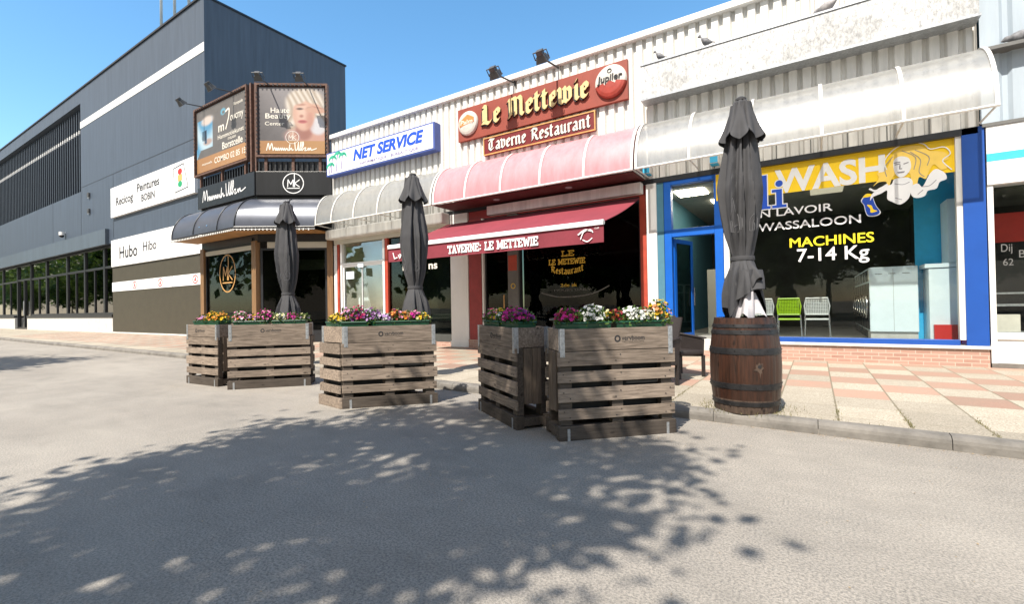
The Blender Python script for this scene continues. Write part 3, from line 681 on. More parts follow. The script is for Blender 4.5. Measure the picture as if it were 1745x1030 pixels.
# awning of the salon
def arc_prof(zt, zb, dmax, n=12):   # quarter barrel: from wall top to front lip
    return [(dmax * math.sin(i / n * math.pi / 2), zb + (zt - zb) * math.cos(i / n * math.pi / 2)) for i in range(n + 1)]
def wall_path(pts):  # pts: list of (Vector2 origin, outward miter vector)
    return pts
kM = (Vector((0, -1, 0)) + nR) / (1 + nR.dot(Vector((0, -1, 0))))
def sweep(mb, stations, prof, th=.012, mi=0):
    rows = [[o + k * d + Vector((0, 0, z)) for (o, k) in stations] for d, z in prof]
    mb.sheet(rows, mi, flip=True)
    rows2 = [[o + k * max(0, d - th) + Vector((0, 0, z - th)) for (o, k) in stations] for d, z in prof]
    mb.sheet(rows2, mi); return mb
aw = thing('barrel_awning', 'gunmetal grey rounded awning with faint blue emblems over the corner salon', 'awning', (-18.5, 9.4, 4.3))
PR = arc_prof(5.62, 4.42, 1.0)
A2 = Vector((-22.55, 9.89, 0)); stA = [(A2 + (CC - A2) * i / 5, Vector((0, -1, 0)) if i < 5 else kM) for i in range(6)]
stA[5] = (CC + Vector((0, -.01, 0)), kM); stB = [(CC + uR * LR * i / 4 + nR * .01, nR) for i in range(1, 5)]; stB[-1] = (CB + nR * .01, kM)
b = MB(); sweep(b, stA + stB, PR); build('awning_skin', b, mAWNG, aw, smooth=True, ang=30)
b = MB(); n = len(PR); e0 = [A2 + Vector((0, -d, z)) for d, z in PR] + [A2 + Vector((0, 0, PR[-1][1]))]; b.add(e0, [tuple(range(n + 1))]); b.add([q + Vector((.01, 0, 0)) for q in e0], [tuple(range(n, -1, -1))]); build('awning_end', b, mAWNG, aw)
for (o, kk) in [stA[i] for i in (0, 2, 4, 5)] + [stB[1], stB[3]]:
    b = MB(); b.tube([o + kk * (d + .008) + Vector((0, 0, z + .008)) for d, z in PR], .022, 6); build('awning_rib', b, mBLACKF, aw, smooth=True)
so = [(o, kk) for o, kk in stA + stB]
b = MB(); b.sheet([[o + kk * .02 + Vector((0, 0, 4.3)) for o, kk in so], [o + kk * .98 + Vector((0, 0, 4.3)) for o, kk in so]]); b.sheet([[o + kk * .02 + Vector((0, 0, 4.32)) for o, kk in so], [o + kk * .98 + Vector((0, 0, 4.32)) for o, kk in so]], flip=True); build('soffit', b, mWOODO, aw)
b = MB(); b.tube([o + kk * 1.0 + Vector((0, 0, 4.4)) for o, kk in so], .035, 6); b.tube([o + kk * 1.0 + Vector((0, 0, 4.31)) for o, kk in so], .03, 6); build('front_rail', b, mBLACKF, aw)
b = MB()
for (o, kk), (o2, k2) in zip(so[:-1], so[1:]):
    P1 = o + kk; P2 = o2 + k2; nn = max(2, int((P2 - P1).length / .13))
    for i in range(nn): c = P1 + (P2 - P1) * i / nn; b.box(c.x - .035, c.x + .035, c.y - .045, c.y - .035, 4.27, 4.34)
build('fringe', b, mWHITED, aw)
Fa = Frame(CC + Vector((0, -.82, 4.95)), (1, 0, 0), (0, -.75, .6), (0, .45, .9))
b = MB()
ring(b, Fa, -4.0, 0, .3, .3, .04, -.02, .015); ring(b, Fa, -4.0, 0, .2, .2, .03, -.02, .015); b.stroke(Fa, [(-4.15, -.1), (-4, .15), (-3.85, -.1)], .04, -.02, .015)
b.ng()
for pl in ([(-2.35, -.3), (-2.0, .3)], [(-2.2, .15), (-1.6, .1)], [(-2.1, .0), (-1.75, -.3)], [(-1.9, .3), (-1.7, .35)]): b.stroke(Fa, pl, .08, -.02, .03)
build('emblem', b, mAWNB, aw)
Fb = Frame(CC + nR * .93 + Vector((0, 0, 4.72)), uR, (nR * .93 + Vector((0, 0, .36))), (Vector((0, 0, .93)) - nR * .36))
b = MB(); b.text(Fb, 'RIC', 1.05, 1.6, .0, .22, .0, .02, .02); build('lettering', b, mWHITE, aw)

# billboards
def billboard(F, u0, u1, v0, v1, label, paint, ny, nx):
    t = thing('billboard', label, 'billboard', F((u0 + u1) / 2, v0, .1))
    b = MB(); b.frame_ring(F, u0 - .14, u1 + .14, v0 - .14, v1 + .14, .075, .0, .2); b.fbox(F, u0 - .02, u1 + .02, v0 - .02, v1 + .02, .02, .1)
    for i in range(3):
        uu = u0 + .2 + (u1 - u0 - .4) * i / 2; b.fbox(F, uu - .05, uu + .05, 6.6, v0 - .14, .0, .1)
    build('frame', b, mRUST, t)
    g = MB(); g.sheet([[F(u0 + (u1 - u0) * i / nx, v0 + (v1 - v0) * j / ny, .13) for i in range(nx + 1)] for j in range(ny + 1)])
    g.col = [tuple(q_ ** 1.15 * .6 for q_ in paint(i / nx, j / ny)) for j in range(ny + 1) for i in range(nx + 1)]
    build('printed_face', g, mPOST, t)
    b = MB(); n = int((u1 - u0) / .16)
    for i in range(n): b.fbox(F, u0 + .05 + i * .16, u0 + .09 + i * .16, v1 + .02, v1 + .1, .2, .215)
    for i in range(int((v1 - v0) / .16)): b.fbox(F, u0 - .1, u0 - .04, v0 + .05 + i * .16, v0 + .09 + i * .16, .2, .215); b.fbox(F, u1 + .04, u1 + .1, v0 + .05 + i * .16, v0 + .09 + i * .16, .2, .215)
    build('lacing', b, mBLACKF, t)
    return t
def mixv(a, b, t): t = max(0, min(1, t)); return tuple(x + (y - x) * t for x, y in zip(a, b))
def sst(a, b, x): t = max(0, min(1, (x - a) / (b - a))); return t * t * (3 - 2 * t)
def ell(x, y, cx, cy, rx, ry, soft=.15, rot=0):
    dx, dy = x - cx, y - cy
    if rot: c, s_ = math.cos(rot), math.sin(rot); dx, dy = c * dx + s_ * dy, -s_ * dx + c * dy
    return 1 - sst(1 - soft, 1 + soft, math.hypot(dx / rx, dy / ry))
TAN = srgb(190, 140, 84); GREY = srgb(112, 108, 106)
def paint_left(x, y):
    c = mixv(GREY, srgb(124, 118, 114), y)
    if x < .42:
        e = ell(x, y, .17, .62, .2, .25, .1) if y < .9 else 0
        inn = 1 if (.02 < x < .34 and .36 < y < .84) else 0
        wob = .5 + .5 * math.sin(11 * y + 7 * x + 2 * math.sin(9 * x))
        bl = mixv(srgb(90, 165, 205), srgb(205, 228, 240), wob)
        c = mixv(c, bl, max(inn, e * .0))
        c = mixv(c, srgb(232, 216, 206), ell(x, y, .23, .8, .12, .07, .4)); c = mixv(c, srgb(196, 170, 160), ell(x, y, .24, .46, .09, .05, .4))
        if .17 < x < .22 and .44 < y < .66: c = srgb(40, 88, 120)
        if x < .1 and .22 < y < .4 and y > .22 + x * 1.6: c = bl
    c = mixv(c, srgb(120, 190, 215), ell(x, y, .56, .83, .05, .05, .3) * (1 - ell(x, y, .565, .82, .025, .025, .3)))
    if y < .235: c = mixv(TAN, srgb(204, 156, 104), x)
    return c
def paint_right(x, y):
    c = mixv(srgb(98, 92, 94), srgb(176, 170, 172), sst(.1, 1, x * .6 + y * .5))
    st = .5 + .5 * math.sin(46 * x + 9 * math.sin(5 * y + 3 * x)); hair = mixv(srgb(236, 226, 214), srgb(176, 156, 134), st * .75)
    hm = max(ell(x, y, .7, .76, .3, .24, .16), ell(x, y, .5, .55, .075, .3, .3), ell(x, y, .9, .5, .1, .3, .3))
    c = mixv(mixv(c, srgb(92, 86, 86), .35 * (1 - hm) * sst(.3, .6, x)), hair, hm)     # pale hair in strands
    c = mixv(c, srgb(214, 168, 150), ell(x, y, .82, .28, .4, .14, .3))               # shoulder
    c = mixv(c, srgb(176, 120, 106), ell(x, y, .68, .34, .13, .14, .3))               # neck
    c = mixv(c, srgb(224, 222, 226), ell(x, y, .9, .42, .13, .13, .25, .6))           # white cloth
    c = mixv(c, srgb(224, 182, 162), ell(x, y, .68, .6, .17, .25, .12))               # face
    c = mixv(c, srgb(238, 206, 188), ell(x, y, .66, .62, .08, .16, .8) * .7)
    c = mixv(c, srgb(198, 138, 120), ell(x, y, .77, .52, .06, .16, .7) * .6)
    c = mixv(c, srgb(196, 150, 130), ell(x, y, .64, .745, .07, .018, .5)); c = mixv(c, srgb(92, 62, 56), ell(x, y, .62, .68, .05, .016, .6)); c = mixv(c, srgb(84, 60, 56), ell(x, y, .77, .69, .04, .016, .6))
    c = mixv(c, srgb(186, 130, 112), ell(x, y, .645, .57, .03, .022, .7)); c = mixv(c, srgb(206, 116, 116), ell(x, y, .66, .487, .07, .028, .35)); c = mixv(c, srgb(150, 70, 74), ell(x, y, .66, .487, .06, .006, .5))
    c = mixv(c, srgb(216, 172, 150), ell(x, y, .86, .66, .16, .045, .25, -.1)); c = mixv(c, srgb(222, 180, 158), ell(x, y, .82, .76, .15, .04, .3, -.55))  # raised hand
    c = mixv(c, srgb(196, 146, 126), ell(x, y, .9, .7, .1, .012, .5, -.2))
    c = mixv(c, hair, max(ell(x, y, .6, .83, .16, .075, .3, .35), ell(x, y, .79, .84, .13, .07, .3, -.4)))
    c = mixv(c, srgb(196, 160, 162), (ell(x, y, .5, .24, .12, .115, .06) - ell(x, y, .5, .24, .105, .1, .06)) * .9)
    if y < .2: c = mixv(TAN, srgb(202, 156, 100), x)
    return c
t = billboard(FL, UA + .0, -.42, 7.3, 9.95, 'grey billboard with blue brush painting and phone number above the corner salon', paint_left, 110, 130)
b = MB(); Fp = FL.off(.132)
b.text(Fp, 'm', -2.55, -2.1, 8.72, 8.98, 0, .004, .01); b.ng(); b.stroke(Fp, cr([(-1.95, 9.45), (-1.7, 9.5), (-1.72, 9.2), (-1.95, 8.75)]), .07, 0, .004); b.text(Fp, 'oucmy', -1.6, -.62, 8.88, 9.2, 0, .004)
b.text(Fp, 'Hammotiekunst', -2.6, -.6, 8.42, 8.6, 0, .004); b.text(Fp, 'EYELASH', -1.8, -1.2, 8.26, 8.36, 0, .004); b.text(Fp, 'Borstcelle', -2.25, -.7, 7.96, 8.24, 0, .004, .01)
b.text(Fp, 'COMBO 02 85 15', -2.9, -.5, 7.5, 7.74, 0, .004, .005); b.text(Fp, 'manuela', -3.95, -3.1, 7.58, 7.68, 0, .004); b.text(Fp, 'Pompade', -1.35, -.65, 9.5, 9.66, 0, .004)
build('lettering', b, mPAPER, t)
t = billboard(FR, .2, 2.62, 7.35, 9.9, 'billboard portrait of a pale haired woman with raised hand above the corner salon', paint_right, 130, 120)
Fp = FR.off(.132); b = MB()
b.text(Fp, 'Haute', .62, 1.32, 8.92, 9.12, 0, .004, .01); b.text(Fp, 'Beauty', .42, 1.36, 8.64, 8.9, 0, .004, .01); b.text(Fp, 'Center', .4, 1.12, 8.44, 8.58, 0, .004, .005)
script_text(b, Fp, .45, 2.3, 7.45, .3, .035, 0, .004); b.ng(); monogram(b, Fp, 1.41, 7.98, .24, .016, 0, .003)
build('lettering', b, mPAPER, t)
t = thing('corner_post', 'rusty steel post and orange sheet between the two billboards', 'post', (-17.9, 9.9, 6.7))
b = MB(); b.fbox(FL, -.16, -.06, 6.69, 10.1, -.1, .14); b.fbox(FR, -.0, .05, 6.69, 10.1, -.1, .1); build('post', b, mRUST, t)
b = MB(); b.fbox(FL, -.24, -.16, 7.6, 9.6, -.3, -.2); b.fbox(FL, -.06, -.01, 8.0, 9.8, -.1, -.02); build('sheet', b, mRUSTO, t)

# floodlights on arms
def floodlight(F, u, v, L, label, group, rise=-.12, size=.165):
    t = thing('floodlight', label, 'floodlight', F(u, v, 0), group=group)
    b = MB(); b.tube([F(u, v, 0), F(u, v + rise, L * .9)], .025, 8); b.fbox(F, u - .06, u + .06, v - .1, v + .05, 0, .04); build('arm', b, mSTEEL, t)
    c = F(u, v + rise, L); X = F.u; N = F.n
    dirv = (-F.n * .75 + Vector((0, 0, -.66))).normalized(); upv = dirv.cross(X).normalized()
    def P(a, h, d): return c + X * a + upv * h + dirv * d
    b = MB(); s_ = size
    b.hexa([P(-s_ * .7, -s_ * .45, -.05), P(s_ * .7, -s_ * .45, -.05), P(s_ * .7, s_ * .45, -.05), P(-s_ * .7, s_ * .45, -.05), P(-s_, -s_ * .75, .12), P(s_, -s_ * .75, .12), P(s_, s_ * .75, .12), P(-s_, s_ * .75, .12)])
    b.tube([P(-s_ - .03, 0, .05), P(-s_ - .03, 0, -.14), P(s_ + .03, 0, -.14), P(s_ + .03, 0, .05)], .018, 6)
    b.hexa([P(-.09, -.07, -.17), P(.09, -.07, -.17), P(.09, .07, -.17), P(-.09, .07, -.17), P(-.09, -.07, -.05), P(.09, -.07, -.05), P(.09, .07, -.05), P(-.09, .07, -.05)])
    build('housing', b, mSTEEL, t, bevel=.01)
    b = MB(); b.hexa([P(-s_ * .92, -s_ * .68, .121), P(s_ * .92, -s_ * .68, .121), P(s_ * .92, s_ * .68, .121), P(-s_ * .92, s_ * .68, .121), P(-s_ * .92, -s_ * .68, .127), P(s_ * .92, -s_ * .68, .127), P(s_ * .92, s_ * .68, .127), P(-s_ * .92, s_ * .68, .127)])
    build('lens', b, mLAMPG, t)
floodlight(FL, -3.75, 10.08, 1.0, 'grey floodlight on a rod over the left billboard, outermost to the left', 'floodlights over the billboards')
floodlight(FL, -1.35, 10.08, 1.0, 'grey floodlight on a rod over the left billboard, the one nearer the corner', 'floodlights over the billboards')
floodlight(FR, .55, 10.03, .95, 'grey floodlight above the portrait billboard, over its left edge', 'floodlights over the billboards')
floodlight(FR, 2.0, 10.03, .95, 'grey floodlight above the portrait billboard, over the pale hair', 'floodlights over the billboards')
floodlight(FW, -7.25, 7.88, 1.0, 'black floodlight on the roof edge over the blackletter sign, left one', 'floodlights over the tavern sign')
floodlight(FW, -5.78, 7.88, 1.0, 'black floodlight on the roof edge over the blackletter sign, right one', 'floodlights over the tavern sign')

# ================================================================== SHOP ROW (white corrugated upper wall)
row = thing('shop_row_building', 'long low building with white corrugated upper wall above the shops', 'building', (-6.5, 14, 0))
def corrugated(mb, F, u0, u1, v0, v1, period, crest, depth, proud):
    u = u0
    while u < u1 - .01:
        e = min(u + period, u1); c = crest * (e - u); s_ = .12 * (e - u)
        pr = [(u, proud), (u + c, proud), (u + c + s_, proud - depth), (e - s_, proud - depth), (e, proud)]
        for (ua, da), (ub, db) in zip(pr[:-1], pr[1:]):
            mb.add([F(ua, v0, da), F(ub, v0, db), F(ub, v1, db), F(ua, v1, da)], [(0, 1, 2, 3)])
        u = e
b = MB(); corrugated(b, FW, CB.x, 2.52, 4.42, 7.92, .25, .56, .075, .045); build('cladding', b, mWHITED, row)
b = MB(); b.fbox(FW, CB.x, 2.52, 4.44, 7.9, -.3, -.05); b.fbox(FW, CB.x, 2.52, 7.85, 7.95, -9, -.3); b.fbox(FW, CB.x, 2.52, 4.3, 4.44, -9, -.3); build('wall', b, mWHITE, row)
b = MB(); b.fbox(FW, CB.x - .15, 2.52, 7.92, 8.07, -.4, .15); build('roof_trim', b, mWHITE, row, bevel=.01)
b = MB(); b.fbox(FW, CB.x, 2.5, 4.3, 4.42, -.3, .05); build('base_trim', b, mBLACKF, row)
b = MB(); u = CB.x + .1
while u < 2.4: b.fbox(FW, u, u + .02, 4.43, 4.9, .041, .05); u += .62
build('cover_strip', b, mGREYFR, row)
for (u0, u1, nm) in ((-9.72, -9.02, 'pillar'), (-3.45, -3.2, 'pillar')):
    b = MB(); b.fbox(FW, u0, u1, PZ - .02, 4.3, -.4, .06); b.fbox(FW, u0 - .02, u1 + .02, PZ - .02, .3, -.4, .08); build(nm, b, mWHITE, row, bevel=.01)

# signs of the row
t = wall_sign('lightbox_sign', 'white lightbox reading NET SERVICE with palm trees and blue sides', 'sign', FW, -15.5, -10.05, 6.4, 7.28, .04, .34, mSIGNB)
b = MB(); b.fbox(FW, -15.44, -10.11, 6.45, 7.23, .34, .352); build('front_panel', b, mWSIGN, t)
b = MB(); b.text(FW, 'NET SERVICE', -13.95, -10.5, 6.72, 7.14, .352, .36, .042, .22); build('lettering', b, mBLUET, t)
b = MB(); b.text(FW, 'INFORMATIQUE - BUREAUTIQUE', -13.6, -10.75, 6.5, 6.62, .352, .358, .005); build('small_lettering', b, mPURP, t)
b = MB(); c_ = MB(); rp = random.Random(2)
for cx, h, z0 in ((-15.2, .55, 6.5), (-14.9, .62, 6.52), (-14.62, .5, 6.56), (-15.32, .3, 6.5)):
    c_.stroke(FW, cr([(cx, z0), (cx + .03, z0 + h * .5), (cx + .08, z0 + h)]), .035, .352, .357)
    for a in range(7):
        an = R(-20 + a * 37); b.stroke(FW, cr([(cx + .08, z0 + h), (cx + .08 + .13 * math.cos(an), z0 + h + .06 * math.sin(an) + .03), (cx + .08 + .22 * math.cos(an), z0 + h + .09 * math.sin(an) - .06)], k=3), .05, .352, .358)
build('palm_leaves', b, mTEAL, t); build('palm_trunks', c_, mPURP, t)

t = wall_sign('tavern_sign', 'terracotta board with cream blackletter Le Mettewie between two bottle caps', 'sign', FW, -9.25, -3.82, 6.5, 7.5, .04, .14, mTERRA)
b = MB(); c_ = MB()
stroke_text(c_, FW, BL, 'Le Mettewie', -8.33, -4.85, 6.8, .37, .13, .14, .195, R(40)); stroke_text(b, FW, BL, 'Le Mettewie', -8.3, -4.82, 6.81, .37, .098, .195, .215, R(40))
build('lettering_edge', c_, mINK, t); build('lettering', b, mCREAM, t)
def cap_disc(mb, F, cu, cv, r, d0, dh, split):
    n = 32; rings = [(1.0, 0), (1.0, .35), (.93, .7), (.75, .88), (.4, .98), (0.001, 1)]
    V = []
    for rr, dd in rings:
        for k in range(n): a = 2 * math.pi * k / n; V.append(F(cu + r * rr * math.cos(a), cv + r * rr * math.sin(a), d0 + dh * dd))
    for j in range(len(rings) - 1):
        for k in range(n):
            idx = [j * n + k, j * n + (k + 1) % n, (j + 1) * n + (k + 1) % n, (j + 1) * n + k]
            zc = sum(V[i].z for i in idx) / 4 - cv
            mb.add([V[i] for i in idx], [(0, 1, 2, 3)], 1 if zc < split * r else 0)
b = MB(); cap_disc(b, FW, -4.25, 7.03, .42, .14, .12, -.12); build('bottle_cap', b, [mCAPW, mCAPR], t)
b = MB(); b.text(FW, 'Jupiler', -4.58, -3.92, 6.96, 7.18, .2, .275, .012, .1); ring(b, FW, -4.25, 7.27, .05, .05, .02, .2, .262, n=12); build('cap_lettering', b, mINK, t)
b = MB(); cap_disc(b, FW, -8.83, 7.0, .37, .14, .11, -2); build('bottle_cap', b, [mCAPW, mCAPW], t)
b = MB(); b.prism(FW, [(-9.1, 6.9), (-8.56, 6.98), (-8.56, 7.12), (-8.8, 7.24), (-9.1, 7.06)], .2, .252); build('cap_print', b, mCAPO, t)
b = MB(); b.text(FW, 'Palm', -9.06, -8.6, 6.95, 7.08, .2, .257, .01, .1); build('cap_lettering', b, mPAPER, t)

t = wall_sign('tavern_sign', 'narrow maroon board reading Taverne Restaurant with gilt edge, below the terracotta board', 'sign', FW, -8.3, -4.7, 5.9, 6.43, .04, .12, mMAROON)
b = MB(); b.frame_ring(FW, -8.3, -4.7, 5.9, 6.43, .035, .12, .135); build('gilt_frame', b, mGOLD, t)
b = MB(); c_ = MB(); stroke_text(c_, FW, BL, 'Taverne Restaurant', -8.14, -4.83, 6.02, .23, .075, .12, .127, R(40)); stroke_text(b, FW, BL, 'Taverne Restaurant', -8.13, -4.82, 6.025, .23, .052, .127, .137, R(40)); build('lettering_edge', c_, mINK, t); build('lettering', b, mPAPER, t)

t = wall_sign('blank_sign', 'long blank white board speckled with grey stains above the laundrette', 'sign', FW, -3.4, 2.48, 6.27, 7.05, .05, .42, mSPECK)
b = MB(); b.fbox(FW, -3.42, 2.5, 6.22, 6.265, .03, .44); b.fbox(FW, -3.42, 2.5, 7.055, 7.09, .03, .44); build('edge_trim', b, mZINC, t)

# canopies
def canopy(label, x0, x1, n, msheet, mrib, left_miter=False, lined=False, ends=(True, True)):
    t = thing('barrel_canopy', label, 'canopy', ((x0 + x1) / 2, 11.5, 4.44))
    P = arc_prof(5.73, 4.45, 1.0, 14); K = Vector((0, -1, 0))
    st_ = [(Vector((x0 + (x1 - x0) * i / n, 11.56, 0)), K) for i in range(n + 1)]
    if left_miter: st_[0] = (Vector((CB.x + .04, 11.56, 0)), kM)
    b = MB(); sweep(b, st_, P, .008); build('canopy_sheet', b, msheet, t, smooth=True, ang=30)
    for i, (o, kk) in enumerate(st_):
        if (i == 0 and not ends[0]) or (i == n and not ends[1]): continue
        o = o + Vector((.03 if i == 0 else -.03 if i == n else 0, 0, 0))
        b = MB(); rows = []
        for d, z in P:
            q = o + kk * (d + .004) + Vector((0, 0, z + .004)); rows.append([q + Vector((-.028, 0, 0)), q + Vector((.028, 0, 0))])
        nv = [((d + .02), z + .02) for d, z in P]
        rows2 = [[o + kk * d + Vector((-.028, 0, z)), o + kk * d + Vector((.028, 0, z))] for d, z in nv]
        b.sheet(rows2, flip=True); b.sheet(rows, flip=False)
        b.sheet([[r[0] for r in rows], [r[0] for r in rows2]], flip=False); b.sheet([[r[1] for r in rows], [r[1] for r in rows2]], flip=True)
        build('rib', b, mrib, t)
        b = MB(); b.tube([o + kk * .98 + Vector((0, 0, 4.45)), o + kk * .05 + Vector((0, 0, 4.46 - (.0 if i < n else .0)))], .018, 6)
        build('stay', b, mWHITED, t)
    b = MB(); b.tube([o + kk * 1.0 + Vector((0, 0, 4.445)) for o, kk in st_], .026, 6); build('front_rail', b, mrib, t)
    if lined:
        b = MB(); b.box(x0 + .02, x1 - .02, 10.62, 11.54, 4.40, 4.42); build('soffit', b, mPINKR, t)
        for q in (.33, .7):
            xx = x0 + (x1 - x0) * q; b = MB(); b.lathe([(0, -.02), (.09, -.02), (.09, 0)], 16, (xx, 11.0, 4.4)); build('spot_lamp', b, mLAMPG, t)
    return t
canopy('long clear plastic barrel canopy with white ribs, over the laundrette', -3.4, 2.55, 5, mPLASTIC, mWHITED)
canopy('faded pink barrel canopy with white ribs, over the tavern', -9.55, -3.44, 5, mPINK, mWHITE, lined=True)
canopy('clear plastic barrel canopy between the grey salon awning and the pink canopy', -15.5, -9.6, 5, mPLASTIC, mWHITED, left_miter=True)

# retractable awning
t = thing('retractable_awning', 'red cloth awning with white lettered valance TAVERNE: LE METTEWIE', 'awning', (-6.6, 11.4, 3.95))
x0, x1 = -9.75, -3.55
b = MB(); rows = []
for j in range(9):
    q = j / 8; rows.append([Vector((x0 + (x1 - x0) * i / 12, 11.42 + (9.0 - 11.42) * q, 3.97 + (3.05 - 3.97) * q - .05 * math.sin(q * math.pi) + .006 * math.sin(i * 1.9))) for i in range(13)])
b.sheet(rows); b.sheet([[p - Vector((0, 0, .012)) for p in r] for r in rows], flip=True); build('cloth', b, mAWNR, t, smooth=True)
b = MB(); b.tube([(x0, 9.0, 3.03), (x1, 9.0, 3.03)], .055, 12); b.box(x0, x1, 8.95, 9.0, 2.975, 3.0); build('front_bar', b, mALU, t, smooth=True, ang=40)
b = MB(); b.sheet([[Vector((x0 + (x1 - x0) * i / 40, 8.985 + .012 * math.sin(i * .9) * (1 - j / 3), 2.62 + .36 * j / 3)) for i in range(41)] for j in range(4)]); b.sheet([[Vector((x0 + (x1 - x0) * i / 40, 8.995 + .012 * math.sin(i * .9) * (1 - j / 3), 2.62 + .36 * j / 3)) for i in range(41)] for j in range(4)], flip=True); build('valance', b, mAWNR, t, smooth=True)
Fv = Frame((0, 8.985, 0), (1, 0, 0), (0, -1, 0)); b = MB()
stroke_text(b, Fv, SL, 'TAVERNE: LE METTEWIE', -7.62, -5.05, 2.7, .17, .036, .016, .02); b.ng()
for pl in ([(-9.55, 2.85), (-9.5, 2.7), (-9.4, 2.72)], [(-9.35, 2.78), (-9.3, 2.7), (-9.25, 2.78), (-9.3, 2.8)], [(-9.15, 2.8), (-9.12, 2.7)]): b.stroke(Fv, pl, .03, .016, .02)
b.ng(); b.stroke(Fv, cr([(-4.05, 2.72), (-3.98, 2.86), (-3.84, 2.9), (-3.78, 2.84)]), .02, .016, .02); b.stroke(Fv, cr([(-4.0, 2.7), (-3.9, 2.66), (-3.8, 2.72)]), .02, .016, .02); b.stroke(Fv, cr([(-4.1, 2.82), (-3.95, 2.9), (-3.8, 2.87)]), .03, .016, .02); b.text(Fv, 'CUIZ', -3.74, -3.64, 2.9, 2.93, .016, .02)
build('lettering', b, mWSIGN, t)
for xx in (-8.6, -4.6):
    b = MB(); b.tube([(xx, 11.35, 3.85), (xx + .7, 10.1, 3.35), (xx + .1, 9.03, 3.0)], .03, 6); build('folding_arm', b, mALU, t)
b = MB(); b.box(-8.1, -3.5, 11.3, 11.52, 4.06, 4.33); build('cassette', b, mWHITED, t, bevel=.02)

# ------------------------------------------------------------------ net shop front
ns = thing('internet_shop', 'internet shop front with white roller box, glass door and orange red posts', 'shop front', (-12.6, 11.6, PZ))
b = MB(); b.fbox(FW, -15.55, -9.74, 4.0, 4.36, .02, .42); build('roller_box', b, mWHITED, ns, bevel=.05)
b = MB(); b.fbox(FW, -15.45, -9.74, 3.84, 4.0, .0, .1); build('roller_slot', b, mBEIGE, ns)
for u0, u1, m_ in ((-15.55, -15.38, mWHITE), (-15.36, -15.25, mREDFR2), (-15.18, -15.08, mWHITE), (-12.86, -12.76, mWHITE), (-12.74, -12.6, mREDFR2)):
    b = MB(); b.fbox(FW, u0, u1, PZ, 3.84, -.12, .03); build('post', b, m_, ns)
b = MB(); b.fbox(FW, -15.08, -12.86, 3.0, 3.1, -.1, .0); build('transom', b, mWHITE, ns)
f = MB(); f.frame_ring(FW, -15.08, -12.86, PZ, 3.0, .05, -.09, -.03); f.fbox(FW, -14.05, -14.02, .2, 2.95, -.085, -.04); fo = build('door', f, mALU, ns)
q = MB(); q.fbox(FW, -15.03, -12.91, .17, 2.95, -.065, -.055); build('pane', q, mGLASS, fo)
q = MB(); q.fbox(FW, -14.95, -14.5, 2.5, 2.78, -.054, -.05); q.ng(); q.fbox(FW, -14.2, -13.9, 2.9, 3.05, -.02, .02); build('sticker', q, mAPPL, fo)
q = MB(); q.fbox(FW, -15.08, -12.86, 3.1, 3.84, -.065, -.055); build('fanlight', q, mGLASS, ns)
q = MB(); q.fbox(FW, -12.6, -9.74, .5, 3.84, -.065, -.055); build('window_pane', q, mGLASSD, ns)
b = MB(); b.fbox(FW, -12.5, -9.74, PZ, .25, -.2, .02); build('step', b, mBRICK, ns); b = MB(); b.fbox(FW, -12.5, -9.74, .25, .5, -.2, -.03); build('stall_riser', b, mDARKIN2, ns)
b = MB(); b.box(-15.5, -12.8, 12.9, 13.0, .1, 4.3); b.box(-15.6, -15.5, 11.75, 13.0, .1, 4.3); b.box(-12.8, -12.7, 11.75, 13.0, .1, 4.3); build('partition', b, mBEIGE, ns)
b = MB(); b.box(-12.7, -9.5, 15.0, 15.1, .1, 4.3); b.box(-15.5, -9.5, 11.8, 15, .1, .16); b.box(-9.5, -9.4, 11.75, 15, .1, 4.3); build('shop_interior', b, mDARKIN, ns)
b = MB(); b.text(FW, 'D', -11.95, -11.75, 2.66, 2.86, -.054, -.05, .02); b.text(FW, 'ns', -10.75, -10.37, 2.64, 2.82, -.054, -.05, .02); build('window_lettering', b, mPAPER, ns)
t = thing('leaning_board', 'long pale board leaning inside the glass door of the internet shop', 'board', (-14.6, 12.4, .16))
M_ = Matrix.Translation((-14.6, 12.5, .16)) @ Matrix.Rotation(R(-14), 4, 'Y'); b = MB(); b.box(-.3, .3, -.03, .03, 0, 2.4, M=M_); build('board', b, mAPPL, t)
t = thing('display_counter', 'white curved counter behind the right window of the internet shop', 'counter', (-10.3, 12.3, .16))
b = MB(); b.box(-11.0, -9.6, 12.0, 12.7, .9, 1.15); build('counter_top', b, mWHITE, t, bevel=.08); b = MB(); b.box(-10.9, -9.7, 12.1, 12.6, .16, .9); build('counter_body', b, mDARKIN2, t)
b = MB(); b.box(-10.95, -9.65, 12.02, 12.5, 1.15, 1.42); build('glass_hood', b, mGLASS, t, bevel=.08)
t = thing('snack_stand', 'orange lit snack stand inside the internet shop beside its red post', 'stand', (-12.2, 12.2, .16))
b = MB(); b.box(-12.35, -11.7, 12.3, 12.8, .16, 1.7); build('stand_body', b, mRUSTO, t); b = MB(); b.box(-12.3, -12.05, 12.1, 12.29, 1.9, 2.1); b.box(-12.3, -12.25, 12.29, 12.6, 1.7, 2.0); build('stand_box', b, mORANGE, t)

